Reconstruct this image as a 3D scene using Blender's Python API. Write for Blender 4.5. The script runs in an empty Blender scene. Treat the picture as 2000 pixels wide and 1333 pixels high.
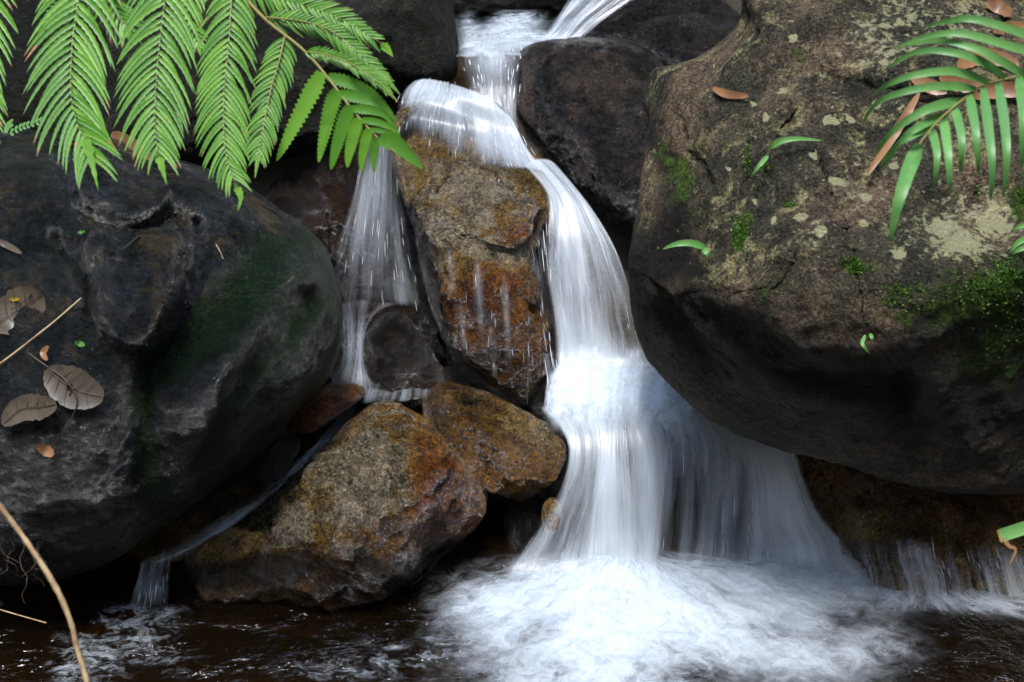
import bpy, math, random
import numpy as np
from mathutils import Vector

# ------------------------------------------------------------------ camera, sky, sun, exposure
SC = bpy.context.scene
TH = math.radians(20.0); CH = 2.0; FPX = 2000 * 50 / 36.0
CT, ST = math.cos(TH), math.sin(TH)
cam = bpy.data.cameras.new("camera"); cam.lens = 50; cam.sensor_width = 36
cam.clip_start = 0.05; cam.clip_end = 500
cam.dof.use_dof = True; cam.dof.focus_distance = 3.95; cam.dof.aperture_fstop = 6.3
camo = bpy.data.objects.new("camera", cam); SC.collection.objects.link(camo)
camo.location = (0, 0, CH); camo.rotation_euler = (math.radians(90) - TH, 0, 0)
SC.camera = camo
SUN_EL, SUN_AZ = 66.0, 188.0          # azimuth from +Y (away from camera) clockwise
w = bpy.data.worlds.new("World"); SC.world = w; w.use_nodes = True
wn = w.node_tree
sky = wn.nodes.new("ShaderNodeTexSky"); sky.sky_type = 'NISHITA'; sky.sun_disc = False
sky.sun_elevation = math.radians(SUN_EL); sky.sun_rotation = math.radians(SUN_AZ)
sky.dust_density = 1.0; sky.air_density = 1.0; sky.ozone_density = 1.0
wn.links.new(sky.outputs[0], wn.nodes["Background"].inputs[0])
wn.nodes["Background"].inputs[1].default_value = 0.15
sl = bpy.data.lights.new("sun", 'SUN'); sl.energy = 1.2; sl.angle = math.radians(18); sl.color = (1.0, 0.98, 0.95)
so = bpy.data.objects.new("sun", sl); SC.collection.objects.link(so)
_e, _a = math.radians(SUN_EL), math.radians(SUN_AZ)
_sd = Vector((math.sin(_a) * math.cos(_e), math.cos(_a) * math.cos(_e), math.sin(_e)))
so.rotation_euler = (-_sd).to_track_quat('-Z', 'Y').to_euler()
SC.view_settings.view_transform = 'Standard'; SC.view_settings.look = 'None'
SC.view_settings.exposure = 2.28; SC.view_settings.gamma = 1.0
SC.cycles.transparent_max_bounces = 40; SC.cycles.max_bounces = 6
SC.cycles.diffuse_bounces = 3; SC.cycles.glossy_bounces = 2
SC.cycles.use_denoising = True
SC.cycles.sample_clamp_indirect = 4.0

# ------------------------------------------------------------------ helpers
rng = np.random.default_rng(7); random.seed(7)

def W(px, py, d):
    """photo pixel + distance along the view axis -> world point(s)"""
    px = np.asarray(px, float); py = np.asarray(py, float); d = np.asarray(d, float)
    x = (px - 1000) / FPX * d; v = (666.5 - py) / FPX * d
    return np.stack([x, d * CT + v * ST, CH - d * ST + v * CT], -1)

def pool_d(py, z=0.0):
    v = (666.5 - np.asarray(py, float)) / FPX
    return (CH - z) / (ST - CT * v)

def _h(ix, iy, iz, k):
    n = (ix * 374761393 + iy * 668265263 + iz * 2147483647 + k * 1274126177) & 0xFFFFFFFF
    n = ((n ^ (n >> 13)) * 1274126177) & 0xFFFFFFFF
    n = ((n ^ (n >> 16)) * 2246822519) & 0xFFFFFFFF
    n = n ^ (n >> 15)
    return (n & 0xFFFF) / 32767.5 - 1.0

def perlin(p, seed=0):
    p = p + seed * 13.37
    i = np.floor(p).astype(np.int64); f = p - i
    u = f * f * f * (f * (f * 6 - 15) + 10)
    out = 0
    for dx in (0, 1):
        wx = u[..., 0] if dx else 1 - u[..., 0]
        for dy in (0, 1):
            wy = u[..., 1] if dy else 1 - u[..., 1]
            for dz in (0, 1):
                wz = u[..., 2] if dz else 1 - u[..., 2]
                a, b, c = i[..., 0] + dx, i[..., 1] + dy, i[..., 2] + dz
                g = _h(a, b, c, 1) * (f[..., 0] - dx) + _h(a, b, c, 2) * (f[..., 1] - dy) + _h(a, b, c, 3) * (f[..., 2] - dz)
                out = out + g * wx * wy * wz
    return out

def fbm(p, freq, octs=4, gain=0.5, seed=0, ridged=False):
    a, s = 1.0, 0
    for o in range(octs):
        n = perlin(p * freq, seed + o)
        if ridged: n = 0.5 - 2 * np.abs(n)
        s = s + a * n; a *= gain; freq *= 2.03
    return s

def catmull(pts, n, closed=False):
    P = np.asarray(pts, float); m = len(P)
    if closed: t = np.linspace(0, m, n, endpoint=False)
    else: t = np.linspace(0, m - 1, n)
    i = np.minimum(np.floor(t).astype(int), m - 1 if closed else m - 2); f = (t - i)[:, None]
    if closed: a, b, c, d = P[(i - 1) % m], P[i % m], P[(i + 1) % m], P[(i + 2) % m]
    else: a, b, c, d = P[np.maximum(i - 1, 0)], P[i], P[np.minimum(i + 1, m - 1)], P[np.minimum(i + 2, m - 1)]
    return 0.5 * (2 * b + (c - a) * f + (2 * a - 5 * b + 4 * c - d) * f ** 2 + (3 * b - a - 3 * c + d) * f ** 3)

def seg_dist(X, Y, pts):
    """unsigned distance to a polyline and its signed side (positive: left of travel on screen, y down)"""
    best = np.full(X.shape, 1e9); side = np.zeros(X.shape); endc = np.zeros(X.shape, bool); nseg = len(pts) - 1
    for q_, ((x0, y0), (x1, y1)) in enumerate(zip(pts[:-1], pts[1:])):
        dx, dy = x1 - x0, y1 - y0; L = dx * dx + dy * dy + 1e-9
        t = np.clip(((X - x0) * dx + (Y - y0) * dy) / L, 0, 1)
        qx, qy = X - x0 - t * dx, Y - y0 - t * dy
        dd = np.hypot(qx, qy); sg = np.sign((X - x0) * dy - (Y - y0) * dx)
        m = dd < best
        best = np.where(m, dd, best); side = np.where(m, sg, side)
        endc = np.where(m, ((q_ == 0) & (t <= 0)) | ((q_ == nseg - 1) & (t >= 1)), endc)
    seg_dist.end = endc
    return best, side

def sstep(a, b, x):
    t = np.clip((x - a) / (b - a), 0, 1); return t * t * (3 - 2 * t)

def feature(X, Y, f):
    k = f[0]
    if k == 'bump':
        _, x, y, sx, sy, rot, amp = f
        c, s = math.cos(math.radians(rot)), math.sin(math.radians(rot))
        u, v = ((X - x) * c + (Y - y) * s) / sx, (-(X - x) * s + (Y - y) * c) / sy
        return amp * np.exp(-(u * u + v * v))
    if k == 'ramp':                      # recedes (amp < 0) steadily above row y0, full at y1
        return f[3] * np.clip((f[1] - Y) / (f[1] - f[2]), 0, 1.3)
    if k == 'line':
        _, pts, sig, amp = f
        d, _s = seg_dist(X, Y, catmull(pts, max(12, 6 * len(pts))) if len(pts) > 2 else pts)
        return amp * np.exp(-(d / sig) ** 2)
    if k == 'step':                      # left of travel stands proud by amp, dying away over L
        _, pts, wid, L, amp = f
        d, s = seg_dist(X, Y, catmull(pts, max(12, 6 * len(pts))) if len(pts) > 2 else pts)
        return amp * sstep(-wid, wid, d * s) * np.exp(-(np.maximum(d * s, 0) / L) ** 2) * np.where(seg_dist.end, np.exp(-(d / (2 * wid)) ** 2), 1)

def setp(o, label=None, cat=None, group=None, kind=None):
    if label: o['label'] = label
    if cat: o['category'] = cat
    if group: o['group'] = group
    if kind: o['kind'] = kind
    return o

def mesh_obj(name, V, F, mat, parent=None, attrs=None, uv=None, smooth=True, origin=None):
    V = np.asarray(V, float)
    if origin is None: origin = V.mean(0)
    base = np.array(parent.matrix_world.translation) if parent else np.zeros(3)
    me = bpy.data.meshes.new(name)
    V2 = V - origin
    F = np.asarray(F) if not isinstance(F, list) else F
    me.from_pydata(V2.tolist(), [], F.tolist() if isinstance(F, np.ndarray) else F)
    if smooth: me.polygons.foreach_set("use_smooth", np.ones(len(me.polygons), bool))
    for k, a in (attrs or {}).items():
        at = me.attributes.new(k, 'FLOAT', 'POINT'); at.data.foreach_set("value", np.asarray(a, np.float32).ravel())
    if uv is not None:
        ul = me.uv_layers.new(name="UVMap")
        li = np.empty(len(me.loops), np.int64); me.loops.foreach_get("vertex_index", li)
        ul.data.foreach_set("uv", np.asarray(uv, np.float32)[li].ravel())
    me.materials.append(mat); me.update()
    o = bpy.data.objects.new(name, me); SC.collection.objects.link(o)
    if parent: o.parent = parent
    o.location = origin - base
    bpy.context.view_layer.update()
    return o

def empty(name, loc):
    o = bpy.data.objects.new(name, None); SC.collection.objects.link(o); o.location = loc
    bpy.context.view_layer.update(); return o

def grid_faces(nu, nv, off=0):
    a = np.arange(nu * nv).reshape(nv, nu)
    return np.stack([a[:-1, :-1], a[:-1, 1:], a[1:, 1:], a[1:, :-1]], -1).reshape(-1, 4) + off

# node helper
class M:
    def __init__(s, name):
        s.m = bpy.data.materials.new(name); s.m.use_nodes = True; s.t = s.m.node_tree; s.t.nodes.clear()
        s.out = s.t.nodes.new("ShaderNodeOutputMaterial")
    def n(s, typ, props=None, out=0, **ins):
        nd = s.t.nodes.new("ShaderNode" + typ)
        for k, v in (props or {}).items(): setattr(nd, k, v)
        for k, v in ins.items():
            key = int(k[1:]) if k[0] == '_' and k[1:].isdigit() else k.replace('_', ' ')
            s.set(nd.inputs[key], v)
        return nd.outputs[out] if out is not None else nd
    def set(s, sock, v):
        if isinstance(v, bpy.types.NodeSocket): s.t.links.new(v, sock)
        elif v is None: pass
        else:
            if sock.type == 'RGBA' and len(v) == 3: v = (*v, 1)
            sock.default_value = v
    def attr(s, name): return s.n("Attribute", {'attribute_name': name}, out=2)
    def noise(s, vec, scale, detail=4, rough=0.55, dist=0.0, out=0):
        return s.n("TexNoise", out=out, Vector=vec, Scale=scale, Detail=float(detail), Roughness=rough, Distortion=dist)
    def math(s, op, a, b=0.0, c=0.0, clamp=False): return s.n("Math", {'operation': op, 'use_clamp': clamp}, _0=a, _1=b, _2=c)
    def ramp(s, v, lo, hi, a=0.0, b=1.0): return s.n("MapRange", {'interpolation_type': 'SMOOTHSTEP'}, Value=v, From_Min=lo, From_Max=hi, To_Min=a, To_Max=b)
    def mix(s, f, a, b, mode='MIX'):
        nd = s.t.nodes.new("ShaderNodeMix"); nd.data_type = 'RGBA'; nd.blend_type = mode
        s.set(nd.inputs[0], f); s.set(nd.inputs[6], a); s.set(nd.inputs[7], b); return nd.outputs[2]
    def bump(s, h, strength, dist, nrm=None): return s.n("Bump", Height=h, Strength=strength, Distance=dist, Normal=nrm)
    def mapping(s, vec, scale): return s.n("Mapping", Vector=vec, Scale=scale)
    def surf(s, sh): s.t.links.new(sh, s.out.inputs[0]); return s.m

# ------------------------------------------------------------------ rock material
def rock_mat(name, c1, c2, c3, speck=0.5, lich=0.0, lichc=(.42, .40, .28), mossc=(.02, .05, .008), wet=0.5,
             bump=1.0, grain=150, mossbase=0.0, rough=(0.78, 0.2), stretch=(1, 1, 1), coat=0.0, mott=.5):
    m = M(name)
    co = m.n("TexCoord", out=3); co = m.mapping(co, stretch)
    n1 = m.noise(co, 3.1, 7, .6, .4); n2 = m.noise(co, 13, 8, .65, .6); n3 = m.noise(co, grain, 3, .7)
    n4 = m.noise(co, 42, 6, .7)
    col = m.mix(m.ramp(n1, .40, .60), c1, c2)
    tone = m.attr("tone")
    col = m.mix(m.ramp(m.math('ADD', n2, m.math('MULTIPLY', tone, .3)), .52, .66), col, c3)
    sp = m.ramp(m.math('ADD', m.math('MULTIPLY', n3, .6), m.math('MULTIPLY', n4, .4)), .36, .64, 1 - speck, 1 + speck)
    col = m.mix(1.0, col, m.n("CombineColor", Red=sp, Green=sp, Blue=sp), 'MULTIPLY')
    mo = m.math('ADD', m.math('MULTIPLY', m.noise(co, 17, 8, .7), .45), m.math('MULTIPLY', m.noise(co, 120, 5, .7), .55))
    mo = m.ramp(mo, .41, .57, 1 - mott, 1.12)
    dkm = m.ramp(m.attr('dark'), 0, 1, 1.0, .12)  # dark mask: painted shade on undersides and in grooves, besides dark streaks
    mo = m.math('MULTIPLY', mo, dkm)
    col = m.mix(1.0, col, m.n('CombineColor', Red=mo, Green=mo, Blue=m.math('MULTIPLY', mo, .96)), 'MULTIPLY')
    am = m.ramp(m.math('ADD', m.attr('amber'), m.math('MULTIPLY', m.math('SUBTRACT', n2, .5), 1.2)), .3, .7)
    col = m.mix(am, col, m.mix(1.0, col, (.88, .50, .16), 'MULTIPLY'))
    if lich > 0:
        l1 = m.noise(co, 7.0, 6, .65); l2 = m.noise(co, 55, 7, .75)
        l = m.math('ADD', m.math('MULTIPLY', l1, .40), m.math('MULTIPLY', l2, .84))
        l = m.math('ADD', l, m.math('MULTIPLY', m.attr("lichen"), .13))
        lm = m.ramp(l, .81 - lich * .2, .90 - lich * .2)
        lv = m.mix(m.noise(co, 9, 3), lichc, (lichc[0] * 1.1, lichc[1] * .95, lichc[2] * .8))
        col = m.mix(m.math('MULTIPLY', lm, .85), col, lv)
    # moss where the moss attribute is high, broken up by noise
    ms = m.attr("moss")
    mm = m.ramp(m.math('ADD', m.math('ADD', ms, mossbase), m.math('MULTIPLY', m.math('SUBTRACT', m.noise(co, 24, 7, .75), .5), 1.5)), .42, .62)
    mv = m.mix(m.ramp(m.noise(co, 90, 4, .7), .35, .7), (mossc[0] * .35, mossc[1] * .35, mossc[2] * .35), (mossc[0] * 1.7, mossc[1] * 1.7, mossc[2] * 1.5))
    col = m.mix(mm, col, mv)
    wt = m.math('ADD', m.attr("wet"), wet, clamp=True)
    wt = m.math('MULTIPLY', wt, m.math('SUBTRACT', 1.0, m.math('MULTIPLY', mm, .6)), clamp=True)
    rg = m.math('ADD', m.ramp(wt, 0, 1, rough[0], rough[1]), m.math('MULTIPLY', m.math('SUBTRACT', n4, .5), .35))
    dk = m.ramp(wt, 0, 1, 1.0, .8)
    col = m.mix(1.0, col, m.n("CombineColor", Red=dk, Green=dk, Blue=dk), 'MULTIPLY')
    hh = m.math('ADD', m.math('MULTIPLY', m.noise(co, 26, 9, .72, .4), .75), m.math('MULTIPLY', m.noise(co, 80, 5, .7, .5), .75))
    hh = m.math('ADD', hh, m.math('MULTIPLY', n3, .3))
    hh = m.math('ADD', hh, m.math('MULTIPLY', mm, m.math('MULTIPLY', m.noise(co, 160, 3, .7), .35)))
    b = m.bump(hh, 1.0 * bump, .06)
    ch_ = m.math('ADD', m.noise(co, 30, 6, .62, .4), m.math('MULTIPLY', m.noise(co, 95, 3, .6), .28))
    cb = m.bump(ch_, 1.0, .055)                       # the water film is smoother than the stone under it
    sh = m.n("BsdfPrincipled", Base_Color=col, Roughness=rg, Normal=b, IOR=1.45, Coat_Weight=m.math('MULTIPLY', m.math('MULTIPLY', wt, coat), m.ramp(m.noise(co, 6, 5, .65), .38, .62, .1, 1.0)),
             Coat_Roughness=.07, Coat_IOR=1.55, Coat_Normal=cb, Specular_IOR_Level=m.ramp(wt, 0, 1, .25, .9))
    return m.surf(sh)

def rock(name, label, outline, c, d0, bulge, mat, p=2.3, gx=0.0, gy=0.0, feats=(), attrs=None, back=0.5, N=120,
         disp=(0.03, 0.02, 0.006), seed=0, freq=2.5, cat="boulder", inner=0.5, group=None, facets=None):
    """closed boulder: outline in photo pixels round centre c, rim distance d0, standing out by bulge, its own back"""
    cx, cy = c
    P = catmull(outline, 720, True)
    ang = np.arctan2(P[:, 1] - cy, P[:, 0] - cx); rad = np.hypot(P[:, 0] - cx, P[:, 1] - cy)
    o = np.argsort(ang); ang, rad = ang[o], rad[o]
    th = np.linspace(-math.pi, math.pi, 721)[:-1]
    R = np.interp(th, ang, rad, period=2 * math.pi)
    K = 90; ker = np.hanning(2 * K + 1); ker /= ker.sum()
    Rs = np.convolve(np.concatenate([R[-K:], R, R[:K]]), ker, 'valid')
    s = np.linspace(-1, 1, N); S, T = np.meshgrid(s, s)
    a, b = S * np.sqrt(1 - T * T / 2), T * np.sqrt(1 - S * S / 2)
    rho = np.minimum(np.hypot(a, b), 1.0); tt = np.arctan2(b, a)
    rho = inner * rho + (1 - inner) * np.sin(rho * math.pi / 2)
    f = lambda r: np.interp(tt, th, r, period=2 * math.pi)
    RR = f(Rs) + (f(R) - f(Rs)) * rho ** 2
    X, Y = cx + rho * RR * np.cos(tt), cy + rho * RR * np.sin(tt)
    prof = (1 - np.clip(rho, 0, 1) ** p) ** (1 / p)
    plane = d0 + gx * (X - cx) / 1000 + gy * (Y - cy) / 1000
    D = plane - bulge * prof
    fade = sstep(1.0, 0.9, rho)
    for ft in feats: D = D - feature(X, Y, ft) * (.15 + .85 * fade)
    G = W(X, Y, D)
    du = np.gradient(G, axis=1); dv = np.gradient(G, axis=0)
    nrm = np.cross(dv, du); nrm /= np.linalg.norm(nrm, axis=-1, keepdims=True) + 1e-12
    tocam = np.array([0, 0, CH]) - G
    fl = np.sign((nrm * tocam).sum(-1))[..., None]; fl[fl == 0] = 1
    nrm *= np.where(fl < 0, np.where(np.abs((nrm * tocam).sum(-1)[..., None]) < 1e-3, 1, -1), 1)
    if facets:
        g = np.random.default_rng(seed + 500); nf, cut, stren = facets; ctr3 = W(cx, cy, d0); Q = (G - ctr3).reshape(-1, 3)
        for _ in range(nf):
            n_ = g.normal(size=3); n_[1] = -abs(n_[1]) - .25; n_ /= np.linalg.norm(n_)
            pr_ = Q @ n_; o_ = np.percentile(pr_, 99.7) * g.uniform(1 - cut, 1 - cut * .3)
            Q = Q - np.maximum(pr_ - o_, 0)[:, None] * n_ * stren
        G = Q.reshape(G.shape) + ctr3
    dsp = disp[0] * fbm(G, freq, 4, .5, seed) + disp[1] * fbm(G, freq * 2.7, 4, .55, seed + 20, True) + disp[2] * fbm(G, freq * 9, 3, .6, seed + 40)
    G = G + nrm * (dsp * (.35 + .65 * fade))[..., None]
    at = {k: np.zeros(N * N) for k in ("moss", "wet", "tone", "lichen", "dark", "amber")}
    for k, fs in (attrs or {}).items():
        for ft in fs: at[k] += feature(X, Y, ft).ravel()
    V = [G.reshape(-1, 3)]; F = [grid_faces(N, N)]
    idx = np.arange(N * N).reshape(N, N)
    loop = np.concatenate([idx[0, :-1], idx[:-1, -1], idx[-1, :0:-1], idx[:0:-1, 0]])
    L = len(loop); lx, ly, ld = X.ravel()[loop], Y.ravel()[loop], plane.ravel()[loop]
    prev = loop; off = N * N
    for r in (0.93, .8, .6, .35, .12):
        q = W(cx + (lx - cx) * r, cy + (ly - cy) * r, ld + back * math.sqrt(1 - r * r))
        V.append(q); cur = np.arange(L) + off; off += L
        F.append(np.stack([prev, cur, np.roll(cur, -1), np.roll(prev, -1)], -1)); prev = cur
        for k in at: at[k] = np.concatenate([at[k], np.zeros(L)])
    F = np.concatenate(F).tolist() + [prev.tolist()[::-1]]
    V = np.concatenate(V)
    ob = mesh_obj(name, V, F, mat, attrs=at)
    SURF[label] = (X, Y, G)
    return setp(ob, label, cat, group)

SURF = {}
def on(label, px, py, lift=0.0):
    """point on a built boulder's front face as seen at a photo pixel, pushed towards the viewer by lift"""
    X, Y, G = SURF[label]
    # use the displaced points' own projection
    q = G - np.array([0, 0, CH]); d = q[..., 1] * CT - q[..., 2] * ST; v = q[..., 1] * ST + q[..., 2] * CT
    PX, PY = 1000 + FPX * q[..., 0] / d, 666.5 - FPX * v / d
    k = np.argpartition(((PX - px) ** 2 + (PY - py) ** 2).ravel(), 8)[:8]
    return float(d.ravel()[k].min() * .5 + d.ravel()[k].mean() * .5) - lift

#@@TERRAIN
# ------------------------------------------------------------------ terrain: ravine bed, and unseen banks raised to block low sky light
m = M("terrain")
co = m.n("TexCoord", out=3)
n1 = m.noise(co, 2.2, 8, .65); n2 = m.noise(co, 18, 7, .7)
col = m.mix(m.ramp(n1, .4, .62), (.022, .015, .009), (.035, .03, .016))
col = m.mix(m.ramp(n2, .5, .7), col, (.055, .035, .018))
TERR = m.surf(m.n("BsdfPrincipled", Base_Color=col, Roughness=.6, Normal=m.bump(n2, .8, .03)))
def terrain_z(X, Y):
    prof_y = np.array([-200, -40, -14, -6, -2.2, -1, 0.6, 1.8, 2.3, 3.8, 4.0, 4.25, 4.45, 4.7, 4.9, 6.5, 7.6, 9.5, 14, 40, 200])
    prof_z = np.array([70, 24, 8, 3.6, 1.4, .6, .35, .1, -.3, -.3, .0, .3, .42, 1.0, 1.10, 1.18, 1.4, 5.0, 10, 30, 70])
    z = np.interp(Y, prof_y, prof_z)
    side = np.maximum(np.abs(X) - 2.0, 0)
    return z + np.where(side < 1, side * .5, .5 + (side - 1) * .95) * np.where(np.abs(Y - 3) < 14, 1, .5)
gs = np.concatenate([-np.geomspace(200, 2.6, 46), np.linspace(-2.5, 2.5, 90), np.geomspace(2.6, 200, 46)])
gy_ = np.concatenate([-np.geomspace(200, 1.1, 40), np.linspace(-1, 7, 140), np.geomspace(7.1, 200, 46)])
TX, TY = np.meshgrid(gs, gy_)
TZ = terrain_z(TX, TY); TP = np.stack([TX, TY, TZ], -1)
amp = np.clip(np.hypot(TX, TY - 3.5) / 12, .05, 1.6)
TP[..., 2] += amp * fbm(TP * [1, 1, 0], .5, 5, .5, 3)
setp(mesh_obj("terrain", TP.reshape(-1, 3), grid_faces(len(gs), len(gy_)), TERR, origin=np.zeros(3)), kind="structure")

# unseen leaf canopy added to block low sky, its hole shaping the light
g = np.random.default_rng(11); CV = []
for _ in range(1500):
    th_, r_ = g.uniform(0, 2 * math.pi), 16 * math.sqrt(g.uniform(0, 1)); x, y = r_ * math.cos(th_), 3 + r_ * math.sin(th_)
    hole = math.hypot((x + .3) / 5.2, (y + .2) / 7.2)
    if g.uniform() > sstep(.75, 1.35, np.array(hole)) * .95 + .10: continue
    z = max(6.5 + g.uniform(0, 3.5), float(terrain_z(np.array(x), np.array(y))) + 2.0)
    n_ = 55; c_ = np.array([x, y, z]) + g.normal(0, 1, (n_, 3)) * [.55, .55, .3]
    a_ = g.normal(0, 1, (n_, 3)); a_ /= np.linalg.norm(a_, axis=1, keepdims=True)
    b_ = np.cross(a_, g.normal(0, 1, (n_, 3))); b_ /= np.linalg.norm(b_, axis=1, keepdims=True)
    s_ = g.uniform(.10, .20, (n_, 1))
    CV.append(np.stack([c_ - a_ * s_, c_ + b_ * s_ * .5, c_ + a_ * s_, c_ - b_ * s_ * .5], 1).reshape(-1, 3))
CV = np.concatenate(CV)
m = M("added_canopy_leaves"); CANM = m.surf(m.n("MixShader", _0=.3, _1=m.n("BsdfDiffuse", Color=(.04, .09, .02)), _2=m.n("BsdfTranslucent", Color=(.08, .18, .03))))
setp(mesh_obj("added_canopy", CV, np.arange(len(CV)).reshape(-1, 4), CANM, smooth=False, origin=np.zeros(3)), "unseen leafy canopy added over the ravine to shape the light", "canopy", kind="stuff")

#@@ROCKS
# ------------------------------------------------------------------ boulders
MAT_R = rock_mat("weathered_granite", (.058, .055, .036), (.20, .145, .095), (.34, .30, .15), .6, lich=.55, lichc=(.50, .52, .32), wet=.0, bump=1.0, mossc=(.055, .10, .012), rough=(.85, .35), mott=.72, mossbase=.08)
MAT_L = rock_mat("wet_slate_granite", (.015, .030, .033), (.028, .039, .039), (.20, .14, .06), .55, wet=.8, bump=1.35, mossc=(.010, .062, .004), rough=(.5, .26), stretch=(1, 1, 1.3), coat=1.0, mott=.5)
MAT_D = rock_mat("dark_granite", (.052, .046, .040), (.13, .096, .078), (.27, .19, .14), .6, wet=.65, bump=1.5, mossc=(.02, .045, .012), rough=(.5, .2), mott=.6, coat=.9)
MAT_U = rock_mat("black_mossy_granite", (.014, .016, .010), (.024, .026, .016), (.06, .06, .04), .6, wet=.35, bump=1.2, mossc=(.016, .034, .010), rough=(.7, .35))
MAT_G = rock_mat("golden_granite", (.66, .43, .14), (.60, .28, .035), (.86, .70, .46), .6, wet=.9, bump=1.3, mossc=(.02, .03, .005), rough=(.34, .10), coat=1.0, mott=.76)
MAT_B = rock_mat("brown_granite", (.22, .115, .025), (.50, .23, .04), (.70, .45, .12), .65, wet=.9, bump=1.3, mossc=(.025, .035, .006), rough=(.36, .10), coat=1.0, mott=.7)
MAT_K = rock_mat("black_wet_rock", (.022, .018, .014), (.05, .026, .012), (.09, .045, .018), .5, wet=.9, bump=1.3, mossc=(.015, .03, .006), rough=(.4, .14), coat=1.0)

L_LEFT = "large wet blue-grey boulder with mossy grooves filling the left side under the fern"
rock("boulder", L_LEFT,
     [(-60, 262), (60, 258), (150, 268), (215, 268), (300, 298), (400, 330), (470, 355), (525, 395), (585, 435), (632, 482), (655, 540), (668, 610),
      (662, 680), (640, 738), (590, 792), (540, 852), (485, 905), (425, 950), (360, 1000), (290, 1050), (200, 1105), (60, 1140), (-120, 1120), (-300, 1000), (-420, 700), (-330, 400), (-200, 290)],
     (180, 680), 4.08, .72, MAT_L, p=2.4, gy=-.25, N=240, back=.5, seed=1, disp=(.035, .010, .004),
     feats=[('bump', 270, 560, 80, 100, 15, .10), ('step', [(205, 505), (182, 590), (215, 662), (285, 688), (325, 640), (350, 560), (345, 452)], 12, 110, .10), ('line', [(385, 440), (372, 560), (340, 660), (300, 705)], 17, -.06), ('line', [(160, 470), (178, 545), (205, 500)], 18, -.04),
            ('line', [(540, 440), (480, 530), (420, 600), (350, 680), (290, 740), (285, 850), (300, 960)], 40, -.065),
            ('line', [(600, 590), (520, 690), (470, 760), (430, 840), (380, 960)], 26, -.05), ('bump', 430, 760, 90, 160, 25, .07),
            ('bump', 455, 590, 46, 14, 8, -.02), ('bump', 200, 345, 85, 50, 25, .12), ('bump', 365, 365, 70, 50, 20, .10), ('step', [(150, 400), (230, 440), (310, 425), (335, 370)], 10, 90, .05), ('line', [(560, 410), (540, 470), (600, 540)], 30, .03), ('line', [(380, 420), (470, 480), (560, 580)], 40, -.02),
            ('line', [(110, 470), (160, 540), (175, 600)], 26, -.07), ('line', [(120, 300), (150, 390), (230, 440), (340, 430)], 28, -.06),
            ('line', [(300, 330), (330, 390), (330, 430)], 26, -.02), ('bump', 220, 470, 60, 40, 0, .05), ('bump', 100, 760, 160, 110, 0, .06),
            ('bump', 510, 470, 90, 70, 30, .05), ('line', [(520, 560), (560, 640), (560, 720)], 24, -.03)],
     attrs={'moss': [('line', [(500, 520), (430, 600), (350, 690)], 60, .8), ('line', [(290, 720), (275, 830), (300, 970)], 42, .85), ('line', [(620, 500), (650, 640), (600, 760)], 50, .5), ('line', [(500, 700), (440, 830), (400, 930)], 40, .5),
                     ('bump', 560, 560, 110, 190, 20, .45), ('bump', 60, 350, 40, 55, 0, .6), ('bump', 560, 700, 90, 150, 25, .45), ('bump', 470, 900, 130, 90, -35, .5), ('bump', 170, 450, 60, 25, 0, .4), ('bump', 400, 390, 60, 50, 0, .35)],
            'tone': [('bump', 320, 590, 35, 75, 0, 1.0), ('bump', 320, 480, 50, 20, 0, .6), ('line', [(490, 390), (530, 440), (550, 465)], 9, 1.6)],
            'wet': [('bump', 560, 520, 130, 200, 0, .5), ('bump', 200, 330, 200, 80, 0, .3)], 'dark': [('line', [(372, 450), (375, 560), (340, 660), (310, 720), (300, 960)], 20, .9), ('line', [(160, 460), (178, 545), (190, 620)], 20, .7), ('bump', 452, 586, 40, 9, 8, .8), ('line', [(500, 560), (430, 640), (350, 730)], 30, .6), ('bump', 600, 700, 60, 160, 20, .6), ('bump', 220, 1060, 400, 150, 0, 1.0), ('bump', 20, 960, 120, 200, 0, .7), ('line', [(600, 590), (520, 690), (440, 850), (380, 960)], 22, .6)]})  # dark strokes paint shade into the grooves and the boulder's foot

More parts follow.
